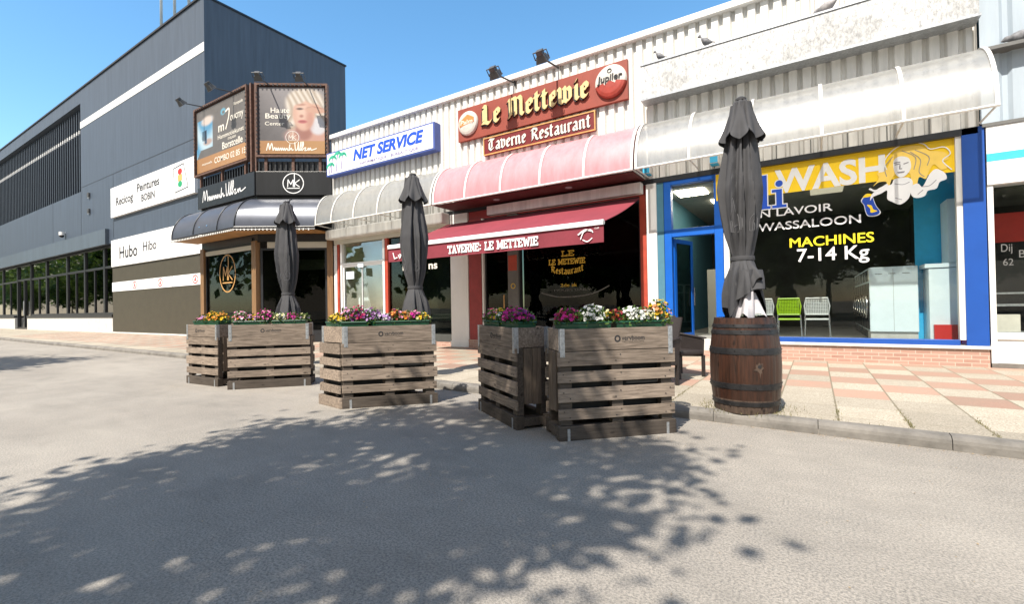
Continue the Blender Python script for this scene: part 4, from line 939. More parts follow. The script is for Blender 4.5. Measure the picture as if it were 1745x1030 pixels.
# ------------------------------------------------------------------ tavern front
tv = thing('tavern', 'dark tavern front with red posts and gilt lettered window', 'shop front', (-6.2, 11.6, PZ))
for u0, u1, m_ in ((-9.0, -8.52, mREDFR), (-8.5, -8.44, mWHITE), (-7.56, -7.2, mGREYFR), (-3.62, -3.46, mREDFR2)):
    b = MB(); b.fbox(FW, u0, u1, .36, 4.05, -.15, .04); build('post', b, m_, tv)
b = MB(); b.fbox(FW, -9.02, -3.46, PZ, .36, -.3, .08); build('step', b, mBRICK, tv)
b = MB(); b.fbox(FW, -9.0, -3.46, 4.05, 4.38, -.2, .0); build('lintel', b, mREDFR, tv)
f = MB(); f.frame_ring(FW, -8.44, -7.56, .36, 4.05, .05, -.12, -.04); fo = build('door', f, mBLACKF, tv)
q = MB(); q.fbox(FW, -8.4, -7.6, .4, 4.0, -.09, -.08); build('pane', q, mGLASSD, fo)
q = MB(); q.tube([(-7.7, 11.55, 1.3), (-7.7, 11.55, 1.7)], .02); build('handle', q, mGOLD, fo)
f = MB(); f.frame_ring(FW, -7.2, -3.62, .36, 4.05, .05, -.12, -.04); fo = build('window', f, mBLACKF, tv)
q = MB(); q.fbox(FW, -7.16, -3.66, .4, 4.0, -.09, -.08); build('pane', q, mGLASSD, fo)
q = MB(); Fg = FW.off(-.078)
stroke_text(q, Fg, SL, 'LE', -5.85, -5.45, 2.72, .13, .03, 0, .004); q.ng(); stroke_text(q, Fg, SL, 'LE METEWIE', -6.25, -5.15, 2.5, .13, .03, 0, .004); q.ng()
stroke_text(q, Fg, BL, 'Restaurant', -6.2, -5.2, 2.22, .12, .03, 0, .004, R(40), arc=.08); q.text(Fg, '2de zk', -5.9, -5.4, 1.87, 1.96, 0, .004); build('gilt_lettering', q, mYELT, fo)
q = MB(); q.stroke(Fg, cr([(-6.5, 1.72), (-6.0, 1.6), (-5.4, 1.6), (-4.9, 1.68), (-4.5, 1.85)]), .03, 0, .004); q.text(Fg, 'HOURS DAILY', -6.1, -5.0, 1.75, 1.81, 0, .004); build('grey_lettering', q, mGREYFR, fo)
b = MB(); b.fbox(FW, -7.54, -7.24, 2.4, 2.85, .04, .045); build('notice', b, mREDFR2, tv); b = MB(); ring(b, FW, -7.38, 1.95, .07, .07, .02, .04, .046, n=14); build('emblem', b, mYELT, tv)
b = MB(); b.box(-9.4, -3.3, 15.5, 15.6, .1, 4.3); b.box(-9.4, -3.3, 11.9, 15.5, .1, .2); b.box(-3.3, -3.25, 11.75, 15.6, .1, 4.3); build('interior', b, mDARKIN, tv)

# ------------------------------------------------------------------ laundrette
lw = thing('laundrette', 'laundrette front with blue frames and big lettered window over a brick base', 'shop front', (-.3, 11.6, PZ))
b = MB(); b.fbox(FW, -1.72, 2.58, PZ - .05, .44, -.3, .04); b.fbox(FW, -3.2, -1.72, PZ - .05, .26, -.3, .04); build('brick_base', b, mBRICK, lw)
b = MB(); b.fbox(FW, -1.72, 2.6, .44, .5, -.3, .08); b.fbox(FW, -3.2, -1.72, .26, .5, -.35, .0); build('stone_sill', b, mPLINTH, lw, bevel=.006)
b = MB(); b.fbox(FW, -3.2, -3.04, .5, 4.3, -.2, .02); build('side_board', b, mTEALW, lw)
f = MB(); f.fbox(FW, -3.03, -2.86, .5, 4.3, -.16, .03); f.fbox(FW, -1.9, -1.72, .5, 4.3, -.16, .03); f.fbox(FW, -2.86, -1.9, 2.95, 3.13, -.16, .03); f.fbox(FW, -2.86, -1.9, 4.2, 4.3, -.16, .03); build('door_frame', f, mBLUE, lw, bevel=.006)
q = MB(); q.fbox(FW, -2.86, -1.9, 3.13, 4.2, -.08, -.07); build('fanlight', q, mGLASS, lw)
# open door leaf, swung inwards on its left side
FD = Frame((-2.84, 11.74, 0), (.26, .965, 0), (.965, -.26, 0))
f = MB(); f.frame_ring(FD, 0, .92, .52, 2.93, .1, -.04, .0); fo = build('door', f, mBLUE, lw)
q = MB(); q.fbox(FD, .1, .82, .62, 2.83, -.025, -.015); build('pane', q, mGLASSD, fo); q = MB(); q.tube([FD(.86, 1.3, .05), FD(.86, 1.75, .05)], .018); build('handle', q, mCHROME, fo)
b = MB(); b.fbox(FW, -1.71, -1.6, .5, 4.3, -.15, .03); build('white_post', b, mWHITE, lw)
b = MB(); b.fbox(FW, -1.6, 2.2, .5, .6, -.12, .035); b.fbox(FW, 2.28, 2.58, .5, 4.42, -.3, .05); build('blue_pillar', b, mBLUE2, lw, bevel=.006)
b = MB(); b.fbox(FW, 2.2, 2.28, .6, 4.3, -.12, .02); build('window_jamb', b, mWHITED, lw)
q = MB(); q.fbox(FW, -1.6, 2.2, .6, 4.3, -.06, -.05); pane = build('window', q, mGLASS, lw)
b = MB(); b.fbox(FW, -1.6, 2.2, 3.68, 4.3, -.049, -.045); build('yellow_band', b, mYEL, pane)
b = MB(); b.fbox(FW, -1.85, -1.6, 3.68, 4.28, .031, .035); build('yellow_tab', b, mYEL, pane)
Fg = FW.off(-.044); b = MB()
b.text(Fg, 'WASH', -.68, 1.2, 3.68, 4.2, 0, .004, .03); b.text(Fg, 'EN LAVOIR', -1.12, .34, 3.2, 3.36, 0, .004, .008); b.text(Fg, 'WASSALOON', -1.02, .8, 2.9, 3.07, 0, .004, .008); b.text(Fg, '7-14 Kg', -.3, .92, 2.1, 2.46, 0, .004, .01); build('white_lettering', b, mWSIGN, pane)
b = MB(); b.text(Fg, 'MACHINES', -.43, 1.0, 2.5, 2.7, 0, .004, .012); build('yellow_lettering', b, mYELB, pane)
def slab_li(mb, d0, d1, g):
    mb.fbox(Fg, -.95 - g, -.83 + g, 3.4 - g, 4.12 + g, d0, d1); mb.fbox(Fg, -1.02 - g, -.77 + g, 3.38 - g, 3.44 + g, d0, d1 + .0003); mb.fbox(Fg, -1.02 - g, -.89, 4.06 - g, 4.12 + g, d0, d1 + .0003)
    mb.fbox(Fg, -.66 - g, -.55 + g, 3.4 - g, 3.78 + g, d0, d1); mb.fbox(Fg, -.74 - g, -.47 + g, 3.38 - g, 3.44 + g, d0, d1 + .0003); mb.fbox(Fg, -.74 - g, -.6, 3.72 - g, 3.78 + g, d0, d1 + .0003)
    mb.prism(Fg, [(-.6 + (.07 + g) * math.cos(a * math.pi / 8), 3.9 + (.07 + g) * math.sin(a * math.pi / 8)) for a in range(16)], d0, d1)
b = MB(); slab_li(b, .004, .006, .02); build('letter_outline', b, mWSIGN, pane); b = MB(); slab_li(b, .0065, .008, 0); b.fbox(Fg, -1.5, -1.2, 3.4, 3.9, .0065, .008); build('blue_lettering', b, mBLUET, pane)
# printed lady
class Scaled(Frame):
    def __call__(s, u, v, d=0): return s.o + s.u * (1.53 + (u - 1.46) * 1.2) + s.v * (3.75 + (v - 3.74) * 1.14) + s.n * d
Fg0 = Fg; Fg = Scaled(Fg0.o, Fg0.u, Fg0.n)
lady = [(1.25, 3.98), (1.3, 4.12), (1.45, 4.2), (1.62, 4.18), (1.72, 4.08), (1.82, 4.05), (1.92, 4.0), (1.95, 3.9), (1.88, 3.86), (1.93, 3.76), (1.86, 3.74), (1.78, 3.84), (1.72, 3.74), (1.68, 3.62), (1.6, 3.66), (1.56, 3.5), (1.5, 3.6), (1.48, 3.75), (1.3, 3.75), (1.22, 3.55), (1.16, 3.5), (1.2, 3.64), (1.1, 3.66), (1.02, 3.6), (1.1, 3.72), (1.08, 3.82), (1.18, 3.84)]
b = MB(); b.prism(Fg, cr(lady, True, 5), .0085, .010); build('printed_hair', b, mHAIR, pane)
b = MB()
b.prism(Fg, cr([(1.29, 3.98), (1.36, 4.05), (1.46, 4.02), (1.5, 3.94), (1.5, 3.82), (1.44, 3.72), (1.36, 3.7), (1.3, 3.8)], True, 5), .0105, .012)
b.prism(Fg, cr([(1.3, 3.68), (1.46, 3.68), (1.52, 3.6), (1.5, 3.45), (1.46, 3.32), (1.36, 3.24), (1.26, 3.3), (1.2, 3.36), (1.2, 3.5), (1.12, 3.46), (1.02, 3.42), (.98, 3.36), (1.0, 3.46), (1.1, 3.56), (1.18, 3.58), (1.26, 3.6)], True, 4), .0105, .012)
b.prism(Fg, cr([(1.5, 3.52), (1.58, 3.56), (1.64, 3.5), (1.72, 3.68), (1.8, 3.76), (1.9, 3.68), (1.92, 3.58), (1.84, 3.54), (1.8, 3.44), (1.7, 3.42), (1.66, 3.34), (1.56, 3.32), (1.5, 3.38)], True, 4), .0106, .0122)
build('printed_figure', b, mSKIN, pane)
b = MB()
for pl in ([(1.31, 3.92), (1.37, 3.925)], [(1.42, 3.915), (1.47, 3.93)], [(1.3, 3.95), (1.37, 3.955)], [(1.37, 3.9), (1.365, 3.84), (1.39, 3.84)], [(1.34, 3.785), (1.42, 3.785)], [(1.35, 3.775), (1.41, 3.775)]): b.stroke(Fg, pl, .016, .0122, .0135)
for pl in ([(1.5, 4.1), (1.62, 3.95), (1.6, 3.75), (1.66, 3.66)], [(1.56, 4.12), (1.72, 3.98), (1.7, 3.84)], [(1.4, 4.14), (1.56, 4.0), (1.54, 3.8)], [(1.2, 3.74), (1.18, 3.9), (1.28, 4.06)], [(1.3, 3.6), (1.4, 3.57), (1.48, 3.6)], [(1.62, 3.5), (1.72, 3.5), (1.8, 3.58)], [(1.58, 3.38), (1.64, 3.44)], [(1.3, 3.36), (1.38, 3.32)]): b.stroke(Fg, cr(pl, k=4), .009, .0122, .0135)
build('printed_lines', b, mLINE, pane)
b = MB(); b.stroke(Fg, cr([(1.2, 3.86), (1.18, 4.02), (1.32, 4.2), (1.5, 4.25), (1.66, 4.2), (1.74, 4.1), (1.9, 4.1), (1.97, 3.98), (1.88, 3.88), (1.98, 3.72)]), .014, .0122, .0135); b.stroke(Fg, cr([(1.2, 3.6), (1.06, 3.52), (.98, 3.56)]), .03, .0122, .0135); build('printed_outline', b, mSKIN, pane)
Fg = Fg0
bo = [(.86, 3.4), (.9, 3.44), (.98, 3.42), (1.0, 3.34), (1.04, 3.2), (1.1, 3.08), (1.04, 3.02), (.92, 3.03), (.88, 3.12), (.86, 3.24), (.82, 3.32)]
b = MB(); b.prism(Fg, cr([(.95 + (x - .95) * 1.1, 3.22 + (y - 3.22) * 1.08) for x, y in bo], True, 4), .004, .005); build('bottle_outline', b, mSKIN, pane)
b = MB(); b.prism(Fg, cr(bo, True, 4), .006, .0075); build('printed_bottle', b, mBOTT, pane)
b = MB(); b.prism(Fg, cr([(.9, 3.24), (.97, 3.22), (1.0, 3.14), (1.06, 3.1), (.96, 3.08), (.95, 3.16)], True, 4), .0076, .009); b.prism(Fg, cr([(.84, 3.4), (.9, 3.46), (.98, 3.44), (.96, 3.4), (.88, 3.39)], True, 4), .0076, .009); build('bottle_label', b, mYEL, pane)
# laundrette room
rm = thing('laundrette_room', 'laundrette interior walls floor and ceiling behind the lettered window', 'room', (0, 14.5, .45))
b = MB(); b.box(-3.2, 2.55, 11.95, 19, .36, .5); build('floor', b, mFLOOR, rm)
b = MB(); b.box(-3.2, 2.55, 11.95, 19, 4.2, 4.28); build('ceiling', b, mCEIL, rm)
b = MB(); b.box(-3.3, -3.2, 11.95, 19, .36, 4.28); build('side_wall', b, mTEALW, rm)
b = MB(); b.box(2.45, 2.55, 11.92, 13.4, .5, 4.2); b.box(1.8, 2.45, 12.95, 13.05, .5, 4.2); build('side_wall', b, mCYAN, rm)
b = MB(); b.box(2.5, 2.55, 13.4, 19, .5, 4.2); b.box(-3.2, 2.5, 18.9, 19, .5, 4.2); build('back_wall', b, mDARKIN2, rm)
for xx, yy in ((-2.6, 12.6), (-2.0, 14.2), (.3, 14.5)):
    b = MB(); b.box(xx - .35, xx + .35, yy - .35, yy + .35, 4.17, 4.2); build('ceiling_light', b, mCEILP if xx > 0 else mCEILL, rm)
b = MB(); b.box(-2.55, -1.95, 14.2, 14.8, .5, 2.3); b.box(-1.9, -1.3, 14.25, 14.8, .5, 2.2); cb = build('cupboard', b, mBEIGE, thing('cupboard', 'pair of grey beige cupboards seen through the open blue door', 'cupboard', (-1.9, 14.5, .5)))
b = MB(); b.box(-1.8, -1.4, 14.235, 14.249, 1.9, 2.1); build('notice', b, mPAPER, cb.parent)
tc_ = thing('tall_cabinet', 'tall pale blue cabinet with red block at its foot, right edge of the laundrette window', 'cabinet', (2.15, 12.5, .5))
b = MB(); b.box(1.9, 2.42, 12.3, 12.9, .5, 1.96); build('cabinet_body', b, mAPPL, tc_, bevel=.01); b = MB(); b.box(1.84, 2.36, 12.28, 12.9, 1.97, 2.05); build('cabinet_top', b, mAPPL, tc_)
b = MB(); b.box(1.95, 2.4, 12.2, 12.28, .5, .85); build('red_block', b, mRED, tc_); b = MB(); b.box(2.2, 2.44, 12.31, 12.9, 2.06, 3.3); build('upper_panel', b, mAPPL, tc_)
for i in range(6):
    y0 = 12.6 + i * .72
    lab = 'washing machine with pale side panel facing the window, first of the row' if i == 0 else ['second', 'third', 'fourth', 'fifth', 'last'][i - 1] + ' washing machine from the window in the dark row'
    t = thing('washing_machine', lab, 'washing machine', (1.35, y0 + .34, .62), group='washing machines in a row')
    b = MB(); b.box(.98, 1.78, y0, y0 + .68, .68, 2.05); build('body', b, mAPPL, t, bevel=.012)
    b = MB(); b.box(.965, .979, y0 + .03, y0 + .65, .72, 1.72); build('front_panel', b, mAPPD, t)
    b = MB(); M_ = Matrix.Translation((.96, y0 + .34, 1.22)) @ Matrix.Rotation(R(-90), 4, 'Y')
    P = [M_ @ Vector((.25 * math.cos(a), .25 * math.sin(a), .02)) for a in [2 * math.pi * k_ / 24 for k_ in range(24)]]; b.tube(P + [P[0]], .025, 6); d_ = build('door', b, mCHROME, t, smooth=True)
    b = MB(); b.add([M_ @ Vector((.24 * math.cos(2 * math.pi * k_ / 24), .24 * math.sin(2 * math.pi * k_ / 24), .012)) for k_ in range(24)], [tuple(range(24))]); build('door_glass', b, mDARKIN, d_)
    b = MB(); b.box(.962, .979, y0 + .05, y0 + .63, 1.76, 2.0); build('control_panel', b, mCHROME, t)
    b = MB(); b.box(.99, 1.77, y0 + .04, y0 + .64, .5, .679); build('base', b, mPLINTH if i == 0 else mDARKIN2, t)
    if i == 0:
        b = MB()
        for q_ in (.1, .32, .55): b.box(.98 + q_, 1.1 + q_, y0 - .006, y0 + .001, 1.9, 1.91)
        b.box(1.379, 1.383, y0 - .003, y0 + .001, .7, 2.0); build('panel_slots', b, mGREYFR, t)
def stack_chair(x, y, m_, label):
    t = thing('visitor_chair', label, 'chair', (x, y, .5), group='chairs behind the laundrette window')
    b = MB(); rows = []
    for j in range(8):
        q = j / 7; rows.append([Vector((-.23 + .46 * i / 8, -.19 - .05 * q + .03 * (2 * abs(i / 8 - .5)) ** 2, .55 + .36 * q)) for i in range(9)])
    V = [p for r in rows for p in r]
    # perforated back: frame plus a grid of bars
    b.tube([(-.21, -.2, .56), (-.23, -.215, .75), (-.2, -.235, .92), (.2, -.235, .92), (.23, -.215, .75), (.21, -.2, .56), (-.21, -.2, .56)], .018, 6)
    for i in range(13): xx = -.19 + .38 * i / 12; b.tube([(xx, -.2, .57), (xx, -.225, .91)], .008, 4)
    for j in range(11): zz = .59 + .031 * j; b.tube([(-.2, -.2 - .025 * (zz - .57) / .34, zz), (.2, -.2 - .025 * (zz - .57) / .34, zz)], .008, 4)
    build('backrest', b, m_, t, local=True)
    b = MB(); b.box(-.23, .23, -.18, .25, .43, .47); build('seat', b, m_, t, local=True, bevel=.02)
    for sx in (-1, 1):
        for yy, y2 in ((-.2, -.24), (.22, .26)):
            b = MB(); b.tube([(sx * .22, yy, .44), (sx * .24, y2, 0)], .012, 6); build('leg', b, mCHROME, t, local=True)
    b = MB(); b.tube([(-.22, -.21, .56), (-.23, -.2, .43)], .012, 6); b.tube([(.22, -.21, .56), (.23, -.2, .43)], .012, 6); b.tube([(-.23, -.2, .42), (-.23, .23, .42)], .012, 6); b.tube([(.23, -.2, .42), (.23, .23, .42)], .012, 6); build('frame', b, mCHROME, t, local=True)
    t.location = (x, y, .5); return t
stack_chair(-1.03, 12.5, mGREYP, 'pale grey visitor chair half hidden by the barrel umbrella, behind the laundrette glass')
stack_chair(-.5, 12.5, mLIME, 'lime green visitor chair between two pale grey chairs in the laundrette')
stack_chair(.03, 12.5, mGREYP, 'pale grey visitor chair to the right of the lime green one in the laundrette')
for x, z, mm in ((-3.36, 4.6, 'blue lensed wall lamp under the canopy beside the white tavern pillar'), (-1.84, 4.58, 'white wall lamp under the clear canopy above the blue door')):
    t = thing('wall_lamp', mm, 'wall lamp', (x, 11.5, z), group='lamps under the canopy')
    b = MB(); b.fbox(FW, x - .1, x + .1, z - .1, z + .1, .05, .3); build('housing', b, mWHITED, t, bevel=.015)
    b = MB(); b.fbox(FW, x - .08, x + .08, z - .085, z + .05, .3, .31); b.fbox(FW, x - .08, x + .08, z - .115, z - .1, .08, .29); build('lens', b, mCYANS if 'blue' in mm else mLAMPG, t)

# ------------------------------------------------------------------ right neighbour
nb = thing('shop_building', 'neighbour shop at the right edge with blue grey cladding, white fascia and cyan stripe', 'building', (5, 14, 0))
b = MB(); corrugated(b, FW, 2.53, 9, 4.44, 5.66, .42, .6, .05, .06); build('lower_cladding', b, mGREYC, nb)
b = MB(); corrugated(b, FW, 2.53, 9, 5.7, 9.5, .42, .6, .05, .14); build('upper_cladding', b, mGREYC, nb)
b = MB(); b.fbox(FW, 2.53, 9, 5.64, 5.7, -.3, .3); build('ledge', b, mGREYFR, nb)
b = MB(); b.fbox(FW, 2.53, 9, 3.37, 9.5, -9, -.3); b.fbox(FW, 2.53, 2.6, .1, 3.37, -3, -.3); b.fbox(FW, 3.75, 3.9, 5.72, 9.5, .14, .22); build('wall', b, mTEALW, nb)
b = MB(); b.fbox(FW, 2.6, 9, 3.35, 4.38, -.3, .06); build('fascia', b, mWSIGN, nb, bevel=.006); b = MB(); b.fbox(FW, 2.6, 9, 3.76, 3.9, .06, .064); build('fascia_stripe', b, mCYANS, nb)
b = MB(); b.fbox(FW, 2.55, 9, 4.38, 4.44, -.3, .08); build('fascia_cap', b, mGREYFR, nb)
b = MB(); b.fbox(FW, 2.6, 2.68, PZ, 3.35, -.2, .03); b.fbox(FW, 2.68, 9, .62, .74, -.2, .03); b.fbox(FW, 2.68, 9, PZ + .08, .62, -.2, .0); build('white_frame', b, mWHITE, nb, bevel=.006)
b = MB(); b.fbox(FW, 2.6, 9, PZ - .05, PZ + .08, -.3, .04); build('plinth', b, mKERB, nb)
q = MB(); q.fbox(FW, 2.68, 9, .74, 3.35, -.08, -.07); pn = build('window', q, mGLASS, nb)
b = MB(); b.text(FW, 'Dij', 2.78, 2.92, 2.12, 2.3, -.069, -.066, .0); b.text(FW, '62', 2.8, 2.93, 1.92, 2.04, -.069, -.066); b.text(FW, 'B', 3.0, 3.08, 2.05, 2.18, -.069, -.066); build('window_lettering', b, mGREYFR, pn)
b = MB(); b.fbox(FW, 2.61, 9, 3.3, 3.36, -2.5, -.31); build('ceiling', b, mDARKIN2, nb); b = MB(); b.fbox(FW, 2.6, 9, .1, 3.3, -2.6, -2.5); build('interior', b, mDARKIN, nb)
t = thing('menu_board', 'orange red board hanging inside the right edge shop window', 'board', (3.1, 12.6, 2.3)); b = MB(); b.box(2.85, 3.3, 12.5, 12.55, 2.4, 2.95); build('board', b, mREDP, t); b = MB(); b.box(2.85, 3.3, 12.5, 12.53, 1.2, 2.39); build('lower_board', b, mDARKIN, t)
t = thing('shelf_unit', 'dark shelves with a cream box inside the right edge shop window', 'shelves', (3.3, 12.2, .3)); b = MB(); b.box(2.7, 5, 11.95, 12.35, 1.2, 1.24); b.box(2.7, 5, 11.95, 12.35, 1.42, 1.45); b.box(2.7, 5, 11.95, 12.35, .7, .74); build('shelves', b, mZINC, t); b = MB(); b.box(2.74, 3.08, 12.0, 12.2, .74, 1.05); build('cream_box', b, mPAPER, t)

# ================================================================== PLANTERS
def planter(name_label, loc, rz, L, W, logo, end_slats=False, shear=None):
    t = thing('pallet_planter', name_label, 'planter', (loc[0], loc[1], 0), rz, 'wooden pallet planters')
    def T(x, y, z): # optional shear of depth axis
        if shear: return Vector((x + y * shear[0], y * shear[1], z))
        return Vector((x, y, z))
    def bx(mb, x0, x1, y0, y1, z0, z1, mi=0):
        mb.hexa([T(*p) for p in ((x0, y0, z0), (x1, y0, z0), (x1, y1, z0), (x0, y1, z0), (x0, y0, z1), (x1, y0, z1), (x1, y1, z1), (x0, y1, z1))], mi)
    rr = random.Random(int(abs(loc[0]) * 97)); J = lambda a: rr.uniform(-a, a)
    zt = 1.115
    b = MB()
    bx(b, .03, L - .03, 0, .024, .892, zt); bx(b, .03, L - .03, W - .024, W, .892, zt); bx(b, .03, .054, .026, W - .026, .892, zt); bx(b, L - .054, L - .03, .026, W - .026, .892, zt)
    build('collar', b, mWOODG, t, local=True, bevel=.003)
    # pallet decks standing on edge, front and back
    sl_ = [(.742, .886), (.575, .685), (.375, .523), (.205, .315)]
    for side, yy in (('front', .0), ('back', W - .022)):
        b = MB()
        for z0, z1 in sl_:
            e = J(.006); bx(b, .004 + J(.006), L - .004 + J(.006), yy + e * .3, yy + .022 + e * .3, z0 + e, z1 + J(.004))
        build('slat_side', b, mWOODG, t, local=True, bevel=.003)
        b = MB(); y2 = .026 if side == 'front' else W - .104
        for xc in (.09, L / 2, L - .09): b.ng(); bx(b, xc - .06, xc + .06, y2, y2 + .078, .15, .888)
        build('stringer', b, mWOODD, t, local=True)
    b = MB(); bx(b, .0, L, -.004, .09, .0, .145); bx(b, .0, L, W - .09, W + .004, .0, .145)
    for xc in (.07, L / 2, L - .07): bx(b, xc - .07, xc + .07, .092, W - .092, .03, .12)
    build('skid', b, mWOODD, t, local=True, bevel=.004)
    if end_slats:
        b = MB()
        for z0, z1 in sl_: e = J(.006); bx(b, -.024, -.002, .03, W - .03, z0 + e, z1 + e)
        bx(b, -.03, -.004, .0, W, .0, .145); build('end_slats', b, mWOODG, t, local=True, bevel=.003)
        b = MB(); bx(b, L - .03, L - .006, .1, W - .1, .27, .886); build('end_panel', b, mWOODV, t, local=True)
    else:
        for x0 in (.008, L - .032):
            b = MB(); m = W / 2; bx(b, x0, x0 + .024, .104, m - .002, .27 + J(.01), .886); bx(b, x0, x0 + .024, m + .002, W - .104, .27 + J(.01), .886); build('end_panel', b, mWOODV, t, local=True, bevel=.003)
    b = MB(); bx(b, .06, L - .06, .106, W - .106, .26, 1.04); build('liner', b, mLINER, t, local=True)
    # galvanised hinges on the four collar corners
    for cx, sx in ((.03, 1), (L - .03, -1)):
        for cy, sy in ((0, 1), (W, -1)):
            b = MB(); o = .004
            xa, xb = (cx - o, cx + .045) if sx > 0 else (cx - .045, cx + o)
            ya, yb = (cy - o, cy) if sy > 0 else (cy, cy + o)
            bx(b, xa, xb, ya, yb, .835, zt + .004)
            xa2, xb2 = (cx - o, cx) if sx > 0 else (cx, cx + o); ya2, yb2 = (cy + .001, cy + .05) if sy > 0 else (cy - .05, cy - .001)
            bx(b, xa2, xb2, ya2, yb2, .835, zt + .004)
            for zz in (.85, .91, .97, 1.03, 1.09):
                q = T(cx + sx * .024, cy - sy * .004, zz); b.box(q.x - .007, q.x + .007, q.y - .004, q.y + .004, zz - .007, zz + .007)
                q = T(cx - sx * .004, cy + sy * .026, zz); b.box(q.x - .004, q.x + .004, q.y - .007, q.y + .007, zz - .007, zz + .007)
            build('hinge', b, mZINC, t, local=True)
    for xx in (.1, L - .1):
        b = MB(); bx(b, xx - .014, xx + .014, -.009, -.0045, .0, .12); build('foot_strap', b, mZINC, t, local=True)
    # nail heads
    b = MB()
    for z0, z1 in sl_:
        for xc in (.06, .12, L / 2 - .03, L / 2 + .03, L - .12, L - .06):
            q = T(xc + J(.008), -.001, (z0 + z1) / 2 + (.03 if int(xc * 50) % 2 else -.03)); b.box(q.x - .005, q.x + .005, q.y - .003, q.y + .004, q.z - .005, q.z + .005)
    build('nail_heads', b, mINK, t, local=True)
    Fl = Frame((0, 0, 0), (1, 0, 0), (0, -1, 0)); b = MB(); lu = L * logo
    ring(b, Fl, lu, 1.005, .026, .028, .014, .0005, .0015, n=16); b.text(Fl, 'vervboom', lu + .045, lu + .3, .985, 1.035, .0005, .0015, .01); b.text(Fl, 'RECYCLE PALLETS', lu + .05, lu + .29, .968, .977, .0005, .0015)
    build('printed_logo', b, mINK, t, local=True)
    t['L'] = L; t['W'] = W
    def P(x, y): # plan point in world
        q = T(x, y, 0); c, s_ = math.cos(rz), math.sin(rz); return Vector((loc[0] + c * q.x - s_ * q.y, loc[1] + s_ * q.x + c * q.y, 0))
    return t, P

def petal_flower(mb, c, nrm, r, mi, rnd):
    nrm = nrm.normalized(); a = nrm.orthogonal().normalized(); b2 = nrm.cross(a); ph = rnd.random() * 6.28; V = [c - nrm * r * .35]; fs = []; n = 10
    for k_ in range(n):
        an = ph + 2 * math.pi * k_ / n; rr = r * (1.0 if k_ % 2 == 0 else .78); V.append(c + (a * math.cos(an) + b2 * math.sin(an)) * rr + nrm * r * rnd.uniform(-.05, .15))
    for k_ in range(n): fs.append((0, 1 + k_, 1 + (k_ + 1) % n))
    mb.add(V, fs, mi)
FLM = {}
def flower_mat(name, col):
    if name not in FLM: FLM[name] = leaf_mat(name + '_petals', tuple(c * .6 for c in col), col, .3)
    return FLM[name]
FC = {'magenta': srgb(206, 24, 150), 'crimson': srgb(178, 20, 84), 'white': (.82, .82, .78), 'yellow': srgb(246, 200, 30), 'orange': srgb(236, 150, 50), 'pink': srgb(226, 140, 180),
      'purple': srgb(128, 30, 130), 'lilac': srgb(200, 160, 214), 'peach': srgb(236, 160, 110), 'rust': srgb(170, 60, 40), 'cream': srgb(240, 230, 170)}
